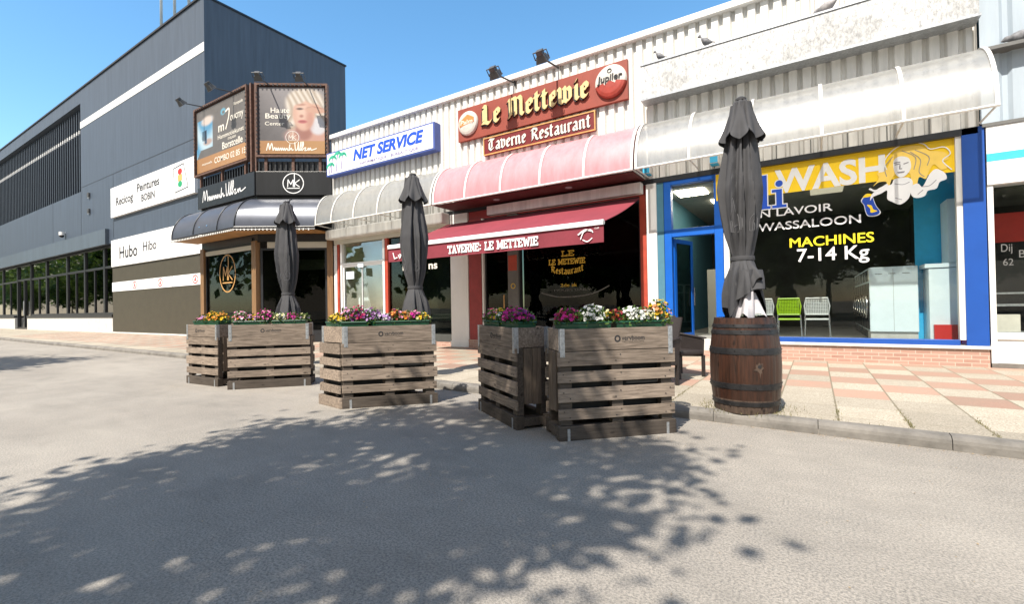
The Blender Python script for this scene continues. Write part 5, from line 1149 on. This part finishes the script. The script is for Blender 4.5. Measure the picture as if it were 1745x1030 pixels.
def trough(label, P, x0, x1, y0, y1, plants, seed):
    c = P((x0 + x1) / 2, (y0 + y1) / 2); a = P(x0, y0); bq = P(x1, y0); dq = P(x0, y1)
    t = thing('flower_trough', label, 'flower box', (c.x, c.y, 1.04), group='green flower troughs')
    def Q(u, v, z, inset=0):
        return Vector((a.x + (bq.x - a.x) * u + (dq.x - a.x) * v, a.y + (bq.y - a.y) * u + (dq.y - a.y) * v, z))
    b = MB(); i0 = .06
    b.hexa([Q(i0 * .4, i0, 1.042), Q(1 - i0 * .4, i0, 1.042), Q(1 - i0 * .4, 1 - i0, 1.042), Q(i0 * .4, 1 - i0, 1.042), Q(0, 0, 1.168), Q(1, 0, 1.168), Q(1, 1, 1.168), Q(0, 1, 1.168)])
    r_ = .012
    for (p1, p2) in ((Q(0, 0, 1.17), Q(1, 0, 1.17)), (Q(1, 0, 1.17), Q(1, 1, 1.17)), (Q(1, 1, 1.17), Q(0, 1, 1.17)), (Q(0, 1, 1.17), Q(0, 0, 1.17))): b.tube([p1, p2], r_, 6)
    build('box', b, mTROUGH, t)
    b = MB(); b.add([Q(.03, .08, 1.172), Q(.97, .08, 1.172), Q(.97, .92, 1.172), Q(.03, .92, 1.172)], [(0, 1, 2, 3)]); build('soil', b, mSOIL, t)
    rnd = random.Random(seed)
    for (u, cols, rad, hgt, dens, lab) in plants:
        rad *= .95; hgt *= rnd.uniform(.68, 1.05)
        o = Q(u, .45, 1.172); pt = thing('petunia', lab, 'flowers', o, group='bedding flowers in the planters')
        lf = MB(); bl = MB()
        stems = MB()
        for i in range(int(230 * max(.8, dens))):
            th = rnd.random() * 6.28; ph = math.acos(rnd.uniform(-.35, 1)); rr = rad * rnd.uniform(.55, 1.2)
            d = Vector((math.sin(ph) * math.cos(th), math.sin(ph) * math.sin(th), math.cos(ph))); p0 = o + Vector((d.x * rr, d.y * rr, .02 + d.z * rr * hgt))
            s_ = rnd.uniform(.018, .036); ax = (d + Vector((rnd.uniform(-.7, .7), rnd.uniform(-.7, .7), rnd.uniform(-.3, .6)))).normalized(); sd = ax.cross(Vector((rnd.uniform(-1, 1), rnd.uniform(-1, 1), .3))).normalized()
            lf.add([p0, p0 + ax * s_ * .5 + sd * s_ * .45, p0 + ax * s_ * 1.2, p0 + ax * s_ * .5 - sd * s_ * .45], [(0, 1, 2, 3)])
            if i % 8 == 0: stems.tube([o, o + (p0 - o) * .6 + Vector((0, 0, .02)), p0], .003, 4)
        for i in range(int(74 * dens)):
            th = rnd.random() * 6.28; ph = math.acos(rnd.uniform(.02, 1)); rr = rad * rnd.uniform(.75, 1.25)
            d = Vector((math.sin(ph) * math.cos(th), math.sin(ph) * math.sin(th), math.cos(ph))); p0 = o + Vector((d.x * rr, d.y * rr, .03 + d.z * rr * hgt))
            petal_flower(bl, p0, d + Vector((rnd.uniform(-.3, .3), rnd.uniform(-.5, .1), .25)), rnd.uniform(.014, .028), rnd.randrange(len(cols)), rnd)
        build('leaves', lf, mPLANT, pt); build('stems', stems, mPLANT, pt)
        build('blossoms', bl, [flower_mat(c_, FC[c_]) for c_ in cols], pt)
c57 = R(-33)
pl1, P1 = planter('small end planter at the far left of the row, sunlit grey wood', (-10.15, 4.22), R(2.4), 1.1, .52, .34)
pl2, P2 = planter('sunlit pale wooden planter with pink and white flowers, second from the left', (-8.55, 4.18), R(47), 1.34, .5, .42)
pl3, P3 = planter('dark shaded wooden planter with an angled slatted end, in the middle of the row', (-5.41, 4.13), R(47), 1.28, .62, .4, True, (-.56, .83))
pl4, P4 = planter('narrow looking shaded planter turned sideways, left of the front planter', (-3.76, 4.99), R(-33), 1.2, .42, .42)
pl5, P5 = planter('large front planter with white and crimson flowers, beside the barrel', (-2.16, 4.18), R(44.5), 1.28, .47, .5)
trough('green trough with pale pink and orange yellow flowers on the far left planter', P1, .1, .98, .08, .32, [(.18, ['pink', 'lilac'], .11, 1.1, .8, 'pale pink flowers at the left end of the far left planter'), (.55, ['yellow', 'orange'], .13, 1.3, 1.2, 'bright yellow flowers in the middle of the far left planter'), (.88, ['orange', 'yellow'], .12, 1.2, 1.1, 'orange yellow flowers at the right end of the far left planter')], 1)
trough('green trough of white and pink flowers, left half of the second planter', P2, .08, .64, .07, .3, [(.15, ['white', 'pink', 'orange'], .12, 1.2, 1, 'white and pink mixed flowers at the left end of the second planter'), (.5, ['pink', 'lilac', 'yellow'], .11, 1, .9, 'pale lilac flowers with yellow, left of the magenta clump on the second planter'), (.88, ['magenta', 'pink'], .13, 1.35, 1.2, 'magenta flowers in the middle of the second planter')], 2)
trough('green trough of cream and pink flowers, right half of the second planter', P2, .7, 1.26, .07, .3, [(.2, ['cream', 'white'], .12, 1.2, 1, 'cream white flowers right of the magenta clump on the second planter'), (.55, ['pink', 'magenta'], .11, 1, .9, 'pink flowers near the right end of the second planter'), (.9, ['lilac', 'cream'], .1, .9, .4, 'mostly green plant with few blooms at the right end of the second planter')], 3)
trough('green trough on the angled end of the middle planter with yellow flowers', P3, .05, .42, .12, .55, [(.2, ['yellow', 'yellow', 'cream'], .13, 1.0, 1.2, 'bright yellow flowers on the angled end of the middle planter'), (.45, ['pink', 'lilac'], .12, 1.3, .9, 'pale pink flowers rising behind the yellow ones on the middle planter'), (.92, ['purple', 'crimson'], .14, 1.3, 1.3, 'deep purple flowers left of centre on the middle planter')], 4)
trough('dark green trough along the right part of the middle planter', P3, .48, 1.22, .07, .36, [(.05, ['purple', 'lilac'], .12, 1.4, 1, 'violet flowers near the umbrella side of the purple clump on the middle planter'), (.27, ['white', 'lilac'], .11, 1.2, .9, 'white and lilac flowers at the centre of the middle planter'), (.48, ['rust', 'orange', 'pink'], .11, 1.1, .9, 'rust red and pink flowers right of centre on the middle planter'), (.66, ['peach', 'orange'], .1, 1.1, .9, 'peach orange flowers on the middle planter'), (.82, ['magenta', 'pink', 'cream'], .11, 1.3, .9, 'magenta flowers in front of the middle umbrella'), (.97, ['yellow', 'rust', 'cream'], .11, 1.1, .6, 'mostly green plant with yellow blooms at the right end of the middle planter')], 5)
trough('green trough with pink, white and yellow flowers at the far end of the sideways planter', P4, .08, .6, .06, .28, [(.15, ['crimson', 'pink'], .11, 1.1, .9, 'crimson pink flowers at the far left end of the sideways planter'), (.55, ['rust', 'yellow', 'pink'], .11, 1.2, .9, 'yellow and rust flowers on the sideways planter'), (.9, ['white'], .1, .9, .9, 'small white clump on the sideways planter')], 6)
trough('green trough with magenta flowers at the near end of the sideways planter', P4, .64, 1.16, .06, .28, [(.3, ['magenta'], .14, 1.25, 1.3, 'large magenta clump on the sideways planter, farther half'), (.8, ['magenta', 'purple'], .13, 1.15, 1.3, 'large magenta clump at the near end of the sideways planter')], 7)
trough('dark trough with crimson and white flowers, left half of the front planter', P5, .06, .6, .06, .28, [(.2, ['crimson', 'magenta'], .13, 1.1, 1.3, 'crimson flowers at the left end of the front planter'), (.72, ['white'], .14, 1.2, 1.2, 'white flowers next to the crimson ones on the front planter'), (1.02, ['yellow', 'rust', 'cream'], .1, .9, .5, 'green plant with a few yellow blooms at the centre of the front planter')], 8)
trough('green trough with white and yellow flowers, right half of the front planter', P5, .66, 1.22, .06, .28, [(.08, ['crimson', 'rust'], .09, 1.3, .5, 'few red blooms between the white clumps of the front planter'), (.38, ['white'], .14, 1.2, 1.3, 'white flowers right of centre on the front planter'), (.68, ['white', 'cream'], .11, 1, .9, 'cream white flowers beside the yellow ones on the front planter'), (.92, ['yellow', 'orange', 'peach'], .13, 1.4, 1.2, 'orange yellow flowers at the right end of the front planter')], 9)

# ================================================================== BARRELS, UMBRELLAS, CHAIRS
def barrel(loc, label, black_top=False):
    t = thing('wine_barrel', label, 'barrel', loc, group='wine barrels used as tables')
    Hb = 1.06
    def rad(z): q = (z / Hb - .47) / .55; return .375 - .062 * q * q
    prof = [(rad(z), z) for z in [i * Hb / 28 for i in range(29)]]
    ns_ = 26; nseg = ns_ * 6
    def rf(r, z, a, j): f = (a / (2 * math.pi) * ns_) % 1; return r - (.0045 if (f < .06 or f > .94) else 0) + .0015 * math.sin(ns_ * a * .5 + 1.7 * math.sin(a * 3))
    lo = [p for p in prof if p[1] < .17]; hi = [p for p in prof if p[1] >= .14]
    b = MB(); b.lathe(hi, nseg, rfun=rf); b.lathe([(rad(Hb), Hb), (rad(Hb) - .03, Hb + .001), (rad(Hb) - .032, Hb - .04), (.001, Hb - .04)], nseg); build('staves', b, mOAK, t, local=True, smooth=True, ang=40)
    b = MB(); b.lathe([(rad(0) - .0, 0)] + lo, nseg, rfun=rf); b.lathe([(.001, .0), (rad(0), 0)], nseg); build('foot_staves', b, mOAKD, t, local=True, smooth=True, ang=40)
    for z0, z1 in ((.085, .135), (.27, .335), (.655, .725), (.875, .925), (.95, .99)):
        b = MB(); b.lathe([(rad(z0) + .001, z0), (rad(z0) + .006, z0 + .002), (rad((z0 + z1) / 2) + .0065, (z0 + z1) / 2), (rad(z1) + .006, z1 - .002), (rad(z1) + .001, z1)], 64)
        for k_ in range(14):
            a = k_ * .45 + z0 * 9; q = Vector(((rad((z0 + z1) / 2) + .007) * math.cos(a), (rad((z0 + z1) / 2) + .007) * math.sin(a), (z0 + z1) / 2 + (.012 if k_ % 2 else -.012))); b.box(q.x - .006, q.x + .006, q.y - .006, q.y + .006, q.z - .006, q.z + .006)
        build('hoop', b, mIRON, t, local=True, smooth=True, ang=40)
    # bung hole with worn patch
    a = R(-62); F = Frame((rad(.5) * math.cos(a), rad(.5) * math.sin(a), 0), (-math.sin(a), math.cos(a), 0), (math.cos(a), math.sin(a), 0))
    b = MB(); b.prism(F, [(-.035, .53), (-.03, .555), (-.01, .55), (.0, .575), (.022, .56), (.04, .565), (.036, .53), (.05, .515), (.028, .49), (.03, .44), (.018, .47), (.012, .40), (.004, .46), (-.02, .485), (-.055, .49), (-.03, .51)], -.01, .0025); build('worn_patch', b, mOAKD, t, local=True); b = MB(); ring(b, F, .005, .53, .012, .012, .012, .0, .005, n=10); build('bung', b, mINK, t, local=True)
    if black_top:
        b = MB(); b.lathe([(.001, 1.003), (.4, 1.003), (.405, 1.012), (.4, 1.03), (.001, 1.03)], 48); build('table_top', b, mBLACKF, t, local=True)
    t.location = loc; t.rotation_euler = (0, 0, 0); return t
barrel((-.7, 6.06, PZ), 'dark brown wine barrel with iron hoops holding the right umbrella')
barrel((-3.2, 6.8, PZ), 'wine barrel with black round top behind the sideways planter', True)

def umbrella(loc, zb, zt, label, seed, sc=1.0, white=False, rot=0):
    t = thing('closed_umbrella', label, 'umbrella', loc, rot, group='closed charcoal umbrellas'); rnd = random.Random(seed)
    x, y, z0 = loc; Ht = zt - z0; hb = zb - z0
    ph = [rnd.uniform(0, 6.28) for _ in range(6)]
    n = 192; NF = 8
    ztie = hb + .66; zcap = Ht - .52
    def rbase(z):
        if z > ztie:
            q = (z - ztie) / (Ht - .05 - ztie); return (.118 + .085 * math.sin(min(1, q * 2.1) * math.pi / 2) - .11 * max(0, q - .45) / .55) * sc
        q = (ztie - z) / (ztie - hb); return (.118 + .105 * math.sin(q * math.pi * .5)) * sc
    def rf(r, z, a, j):
        if abs(z - ztie) < .03: fold = .05
        else: fold = min(1, abs(z - ztie) / .25)
        tw = .5 * math.sin(1.7 * z + ph[3])
        aw_ = a + .3 * math.sin(2 * a + ph[1]) + .16 * math.sin(3 * a + ph[2] + z * .6)
        f = (NF * aw_ / (2 * math.pi) + tw * .45 + ph[0]) % 1
        saw = f ** .8 if f < .9 else (1 - f) / .1 * .92
        f2 = (15 * aw_ / (2 * math.pi) - tw * .5 + ph[4]) % 1
        s2 = math.cos(2 * a + ph[1] + z * 1.1); s3 = math.sin(9 * z + 5 * a) * .5 + math.sin(17 * z - 7 * a) * .3
        return r * (.82 + fold * (.46 * saw - .06) + fold * .1 * abs(2 * f2 - 1) + .07 * fold * s2 + .018 * fold * s3 + .12 * (1 - fold))
    zs = [hb + i * (Ht - .06 - hb) / 70 for i in range(71)]
    V = []; b = MB(); prof = [(rbase(z), z) for z in zs]
    rows = []
    for j, (r, z) in enumerate(prof):
        row_ = []
        for k_ in range(n + 1):
            a = 2 * math.pi * k_ / n; rr = rf(r, z, a, j); dz = 0
            if j < 14: dz = (1 - j / 14) * (.09 * math.sin(3 * a + ph[4]) + .05 * math.sin(7 * a + ph[5]))
            if white and j < 18: dz += (1 - j / 18) * .3 * max(0, math.cos(a + 1.0)) ** 1.5
            row_.append(Vector((rr * math.cos(a) + .02 * math.sin(z * 1.3 + ph[1]), rr * math.sin(a), z + dz)))
        rows.append(row_)
    b.sheet(rows); build('canopy', b, mUMB, t, local=True, smooth=True, ang=50)
    # vent cap: flared hood with scalloped lower edge
    rows = []
    for j in range(15):
        q = j / 14; z = Ht - q * .54
        r = (.055 + .175 * q ** .8) * sc if j else .02
        row_ = []
        for k_ in range(n + 1):
            a = 2 * math.pi * k_ / n; s = math.cos(7 * a + ph[0]); crease = abs(math.sin(3.5 * a + ph[0] * .5)) ** .6
            rr = r * (1 + q * (.2 * s)) * (.76 + .34 * crease); row_.append(Vector((rr * math.cos(a), rr * math.sin(a), z + q ** 2 * .16 * (1 - crease) ** .8 - .02 * q * s)))
        rows.append(row_)
    b = MB(); b.sheet(rows, flip=True)
    b.sheet([[p * 1 - Vector((p.x * .04, p.y * .04, .004)) for p in r] for r in rows])
    b.lathe([(.001, Ht + .03), (.03 * sc, Ht + .024), (.06 * sc, Ht + .004), (.06 * sc, Ht - .02)], 24); build('vent_cap', b, mUMB, t, local=True, smooth=True, ang=50)
    b = MB(); b.tube([(0, 0, .0), (0, 0, Ht - .02)], .024, 10); build('pole', b, mPOLE, t, local=True, smooth=True)
    b = MB(); b.lathe([(rbase(ztie) * 1.06, ztie - .025), (rbase(ztie) * 1.1, ztie), (rbase(ztie) * 1.06, ztie + .025)], 40, (.02 * math.sin(ztie * 1.3 + ph[1]), 0, 0)); build('tie_strap', b, mUMB, t, local=True, smooth=True)
    # printed emblem lines facing the street
    b = MB(); cen = -math.pi / 2 + .35
    for dc in (-.55, .6):
        a0 = cen + dc
        Fp = Frame((0, 0, 0), (1, 0, 0), (0, -1, 0))
        for pl in ([(-.3, .0), (-.3, .18), (-.1, .3), (-.05, .5), (0, .3), (.12, .2), (.12, .0), (-.3, .0)], [(-.2, .0), (-.2, .14), (-.12, .14), (-.12, 0)], [(-.05, .06), (.05, .1)], [(.18, .02), (.22, .22)], [(.25, .02), (.3, .2), (.34, .05)]):
            pts = []
            for uu, vv in cr(pl, k=4):
                zz = ztie + .3 + vv * .75; a = a0 + uu * 1.1; rr = rf(rbase(zz), zz, a, 40) + .004; pts.append((rr * math.cos(a) + .02 * math.sin(zz * 1.3 + ph[1]), rr * math.sin(a), zz))
            b.tube(pts, .0028, 4)
    build('printed_emblem', b, mUMBP, t, local=True)
    if white:
        b = MB(); rows = []
        for j in range(10):
            q = j / 9; row_ = []
            for k_ in range(25):
                a = -2.2 + 1.9 * k_ / 24; r = (.135 + .075 * q) * (1 + .22 * math.cos(6 * a + 2 * q) + .08 * math.cos(13 * a)); row_.append(Vector((r * math.cos(a), r * math.sin(a) - .035, hb + .34 - q * .36 - .16 * (1 - q) * abs(k_ / 24 - .45) + .05 * q * math.sin(7 * a))))
            rows.append(row_)
        b.sheet(rows); b.sheet([[p * .97 for p in r] for r in rows], flip=True); build('lining', b, mLINING, t, local=True, smooth=True)
        b = MB(); rows = []
        for j in range(10):
            q = j / 9; row_ = []
            for k_ in range(21):
                a = -2.9 + 2.9 * k_ / 20; r = (.17 + .05 * q) * (1 + .1 * math.cos(5 * a + 3 * q)); zl = hb + .52 - q * (.22 + .2 * max(0, math.sin((k_ / 20 - .1) * 2.2 + 1.9))); row_.append(Vector((r * math.cos(a), r * math.sin(a) - .015, zl)))
            rows.append(row_)
        b.sheet(rows); b.sheet([[p * .98 for p in r] for r in rows], flip=True); build('folded_flap', b, mUMB, t, local=True, smooth=True)
    if z0 < .5:
        b = MB(); b.lathe([(.001, .0), (.3, 0), (.3, .06), (.06, .1), (.05, .35), (.001, .35)], 24); build('base', b, mPOLE, t, local=True)
    return t
umbrella((-.68, 6.06, 1.14), 1.2, 3.72, 'tall closed charcoal umbrella standing in the brown barrel, right one', 3, 1.0, True)
umbrella((-6.02, 6.15, PZ), 1.06, 3.75, 'closed charcoal umbrella behind the middle planter, in front of the red awning', 8, 1.06)
umbrella((-9.9, 6.15, PZ), 1.06, 3.78, 'closed charcoal umbrella in front of the corner salon, left one', 15, 1.08)

def rattan(loc, rz, label, patch=False):
    t = thing('rattan_chair', label, 'chair', loc, rz, group='brown rattan terrace chairs')
    b = MB(); b.box(-.26, .26, -.24, .28, .38, .45); build('seat', b, mRATTAN, t, local=True, bevel=.02)
    b = MB(); rows = []; rows2 = []
    for j in range(9):
        q = j / 8; z = .42 + q * .6; rows.append([Vector((s_ * (.27 + .035 * q), -.24 - .17 * q + .06 * s_ * s_ * .8, z)) for s_ in [i / 6 - 1 for i in range(13)]])
    b.sheet(rows); b.sheet([[p + Vector((0, -.035, 0)) for p in r] for r in rows], flip=True)
    edge = rows[-1]; b.sheet([edge, [p + Vector((0, -.035, 0)) for p in edge]]); l = [r[0] for r in rows]; b.sheet([l, [p + Vector((0, -.035, 0)) for p in l]], flip=True); l = [r[-1] for r in rows]; b.sheet([l, [p + Vector((0, -.035, 0)) for p in l]])
    build('backrest', b, mRATTAN, t, local=True, smooth=True, ang=40)
    for sx in (-1, 1):
        b = MB(); xx = sx * .28
        b.hexa([Vector(p) for p in ((xx - .02, -.26, .3), (xx + .02, -.26, .3), (xx + .02, .25, .34), (xx - .02, .25, .34), (xx - .02, -.33, .7), (xx + .02, -.33, .7), (xx + .02, .27, .63), (xx - .02, .27, .63))])
        build('side_panel', b, mRATTAN, t, local=True, bevel=.01)
        b = MB(); b.hexa([Vector(p) for p in ((xx - .035, -.34, .7), (xx + .035, -.34, .7), (xx + .035, .3, .635), (xx - .035, .3, .635), (xx - .035, -.34, .725), (xx + .035, -.34, .725), (xx + .035, .3, .66), (xx - .035, .3, .66))]); build('armrest', b, mRATTAN, t, local=True, bevel=.008)
        for yy in (-.24, .25):
            b = MB(); b.box(xx - .022, xx + .022, yy - .022, yy + .022, 0, .36); build('leg', b, mRATTAN, t, local=True)
    if patch:
        b = MB(); b.hexa([Vector(p) for p in ((-.14, -.45, .82), (.1, -.45, .82), (.1, -.455, .82), (-.14, -.455, .82), (-.14, -.475, .98), (.1, -.475, .98), (.1, -.48, .98), (-.14, -.48, .98))]); build('label_patch', b, mCUSH, t, local=True)
    return t
rattan((-2.1, 7.15, PZ), R(165), 'brown rattan armchair close behind the front planter')
rattan((-1.95, 8.25, PZ), R(-120), 'brown rattan armchair with tipped back and grey patch, left of the barrel', True)

# ================================================================== PIGEONS
def pigeon(loc, rz, label, m_, s=1.0, low=False):
    t = thing('pigeon', label, 'pigeon', loc, rz, group='pigeons perched on the sign and ledge')
    b = MB(); h = .0 if low else .06
    sp = [(.135, .235, .005), (.118, .24, .014), (.098, .248, .032), (.075, .24, .036), (.06, .205, .032), (.052, .165, .045), (.03, .125, .068), (-.01, .105, .078), (-.06, .09, .066), (-.1, .07, .044), (-.15, .045, .028), (-.2, .02, .022)] if not low else [(.17, .07, .006), (.155, .075, .018), (.135, .085, .034), (.11, .09, .035), (.08, .085, .042), (.05, .085, .062), (.0, .09, .075), (-.05, .1, .068), (-.09, .115, .045), (-.12, .14, .028), (-.15, .18, .026), (-.17, .215, .02)]
    n = 14; V = []
    for i, (xx, zz, r) in enumerate(sp):
        fl = .3 if i > 9 else 1
        for k_ in range(n): a = 2 * math.pi * k_ / n; V.append(Vector((xx, r * 1.0 * math.cos(a), zz + h - .02 + r * fl * math.sin(a))))
    fs = [(i * n + k_, i * n + (k_ + 1) % n, (i + 1) * n + (k_ + 1) % n, (i + 1) * n + k_) for i in range(len(sp) - 1) for k_ in range(n)] + [tuple(range(n)), tuple(range(len(sp) * n - 1, (len(sp) - 1) * n - 1, -1))]
    b.add(V, fs); b.tube([(0, .025, .06 + h), (.0, .025, 0)], .006, 5); b.tube([(0, -.025, .06 + h), (.0, -.025, 0)], .006, 5)
    b.v = [tuple(Vector(p) * s) for p in b.v]
    build('body', b, m_, t, local=True, smooth=True); return t
pigeon((-3.0, 11.3, 7.09), R(170), 'pigeon perched at the left end of the stained blank sign', mPIGEON)
pigeon((-1.98, 11.3, 7.09), R(170), 'dark pigeon perched on the blank sign, second from its left end', mPIGEON, 1.15)
pigeon((.3, 11.25, 7.09), R(170), 'pale pigeon crouching head down on the middle of the blank sign', mPIGEONW, 1.35, True)
pigeon((3.0, 11.4, 5.7), R(185), 'brown grey pigeon squatting on the ledge of the right neighbour', mPIGEON, 1.3, True)

# ================================================================== TREES
def leaf_crown(rnd, c, rad, ncl, per, cl_r, leaf, hole=0):
    mb = MB()
    for i in range(ncl):
        while True:
            d = Vector((rnd.uniform(-1, 1), rnd.uniform(-1, 1), rnd.uniform(-1, 1)))
            if d.length <= 1 and d.length > .25: break
        p = Vector((c[0] + d.x * rad[0], c[1] + d.y * rad[1], c[2] + d.z * rad[2])); cr_ = cl_r * rnd.uniform(.6, 1.3)
        for k_ in range(per):
            e = Vector((rnd.gauss(0, .45), rnd.gauss(0, .45), rnd.gauss(0, .33))) * cr_; q = p + e; s_ = leaf * rnd.uniform(.6, 1.3)
            ax = Vector((rnd.uniform(-1, 1), rnd.uniform(-1, 1), rnd.uniform(-.6, .3))).normalized(); sd = ax.cross(Vector((rnd.uniform(-.5, .5), rnd.uniform(-.5, .5), 1))).normalized()
            mb.add([q, q + ax * s_ * .5 + sd * s_ * .4, q + ax * s_, q + ax * s_ * .5 - sd * s_ * .4], [(0, 1, 2, 3)])
    return mb
def tree(label, loc, seed, crown_c, rad, ncl, per, cl_r, leaf, m_, group=None):
    t = thing('street_tree', label, 'tree', loc, group=group); rnd = random.Random(seed)
    b = MB(); h = crown_c[2]
    b.tube([(0, 0, 0), (.03, .02, h * .35), (-.04, .03, h * .7), (crown_c[0] * .8, crown_c[1] * .8, h + rad[2] * .4)], [.22, .17, .13, .04], 10)
    for i in range(9):
        a = i * 2.4; z = h * (.45 + .05 * i); q = Vector((crown_c[0] + rad[0] * .75 * math.cos(a), crown_c[1] + rad[1] * .75 * math.sin(a), h + rad[2] * rnd.uniform(-.4, .6)))
        b.tube([Vector((0, 0, z)), (Vector((0, 0, z)) + q) * .5 + Vector((0, 0, .25)), q], [.07, .045, .015], 6)
    build('trunk', b, mBARK, t, local=True, smooth=True)
    build('crown', leaf_crown(rnd, crown_c, rad, ncl, per, cl_r, leaf), m_, t, local=True); return t
tree('roadside tree behind the viewer casting the dappled shade', (-3.2, -2.1, 0), 5, (0, .4, 6.0), (2.5, 2.65, 2.1), 165, 76, .6, .14, mLEAF, 'trees across the road')
tree('roadside tree farther left casting the far shade tip', (-19.6, -2.6, 0), 6, (0, .4, 5.6), (3.4, 2.6, 2.0), 120, 60, .7, .2, mLEAF, 'trees across the road')
src = tree('leafy tree across the road, mirrored in the shop windows', (-9, -24, 0), 7, (0, 0, 6.5), (4.2, 4.0, 4.2), 130, 55, 1.0, .42, mLEAFB, 'leafy trees across the road')
rt_ = random.Random(11)
spots = [(-18, -26), (-27, -23), (1, -25), (10, -23), (-36, -25), (20, -26), (-75, -9), (-88, -12), (-100, -8), (-114, -13), (-128, -9), (-145, -14), (-165, -10), (-190, -15)]
for i, (x, y) in enumerate(spots):
    c = copy_tree(src); c.location = (x, y, 0); s_ = rt_.uniform(.9, 1.3); c.scale = (s_, s_, s_); c.rotation_euler = (0, 0, rt_.uniform(0, 6.28))
    c['label'] = 'leafy tree across the road, mirrored in the shop windows'

rw = random.Random(33); b = MB()
for i in range(17000):
    if i % 2: x = rw.uniform(-70, 70); y = -42 + rw.uniform(-3, 3) - .002 * x * x * .5
    else: x = rw.uniform(-300, -60); y = -24 + rw.uniform(-4, 3)
    hh = 15 + 3 * math.sin(x * .31) + 2 * math.sin(x * .83 + 1); z = rw.uniform(.2, 1) ** .7 * hh; s_ = rw.uniform(1.0, 2.2)
    z = z * (1.5 if x < -72 else 1); q = Vector((x, y, z)); ax = Vector((rw.uniform(-1, 1), rw.uniform(-.6, .6), rw.uniform(-.8, .5))).normalized(); sd = ax.cross(Vector((rw.uniform(-.3, .3), 1, rw.uniform(-.4, .4)))).normalized()
    b.add([q, q + ax * s_ * .5 + sd * s_ * .4, q + ax * s_, q + ax * s_ * .5 - sd * s_ * .4], [(0, 1, 2, 3)])
tag(build('woodland', b, mLEAFB), 'wood of leafy trees beyond the road, seen only mirrored in the windows', 'woodland', kind='stuff')

# ================================================================== SMALL GROUND STUFF
rnd = random.Random(21); b = MB()
def blade(mb, p, h, s):
    d = Vector((rnd.uniform(-1, 1), rnd.uniform(-1, 1), 0)).normalized(); sd = Vector((-d.y, d.x, 0)) * s
    mb.add([p - sd, p + sd, p + d * h * .4 + Vector((0, 0, h))], [(0, 1, 2)])
for jx in (-1.56, -.98, -.4, .18, .76, 1.34, 1.92, 2.5):
    for i in range(220):
        y = kerb_y(jx) + .2 + abs(rnd.gauss(0, .45)) * (1.0 if jx > -.3 else 1.4)
        if rnd.random() < .55 + .35 * math.sin(y * 9 + jx * 5): blade(b, Vector((jx + rnd.gauss(0, .014), y, PZ)), rnd.uniform(.008, .028), .003)
for i in range(110):
    x = rnd.uniform(-6, 3); y = kerb_y(x) + .165 + abs(rnd.gauss(0, .02)); blade(b, Vector((x, y, PZ)), rnd.uniform(.008, .025), .003)
for i in range(420):
    a = rnd.uniform(0, 6.28); r = .33 + abs(rnd.gauss(0, .09)); blade(b, Vector((-.71 + r * math.cos(a) * 1.1, 6.12 + r * math.sin(a), PZ)), rnd.uniform(.01, .05), .003)
tag(build('weeds', b, mWEED), 'dry weeds and moss growing in the paving joints and round the barrel', 'weeds', kind='stuff')
b = MB()
for i in range(2600):
    q = rnd.random()
    if q < .5: x = rnd.uniform(-14, 5); y = kerb_y(x) - abs(rnd.gauss(0, .07)) - .01
    elif q < .68: x = rnd.uniform(-10, 5); y = rnd.uniform(1, 5.4)
    elif q < .8: x = rnd.uniform(-16, -9); y = rnd.uniform(3, 6.2)
    else:
        c = rnd.choice([(-9.6, 4.1), (-8.2, 4.4), (-5.2, 4.2), (-3.2, 4.6), (-1.8, 4.5)]); x = c[0] + rnd.gauss(0, .5); y = c[1] + rnd.gauss(0, .25)
    s_ = rnd.uniform(.006, .018); a = rnd.uniform(0, 6.28); ax = Vector((math.cos(a), math.sin(a), rnd.uniform(-.15, .3))); sd = Vector((-math.sin(a), math.cos(a), rnd.uniform(-.2, .2)))
    p0 = Vector((x, y, .006)); b.add([p0, p0 + ax * s_ * .5 + sd * s_ * .3, p0 + ax * s_, p0 + ax * s_ * .5 - sd * s_ * .3], [(0, 1, 2, 3)])
tag(build('leaf_litter', b, mLITTER), 'brown leaf scraps scattered along the kerb and on the road', 'leaf litter', kind='stuff')
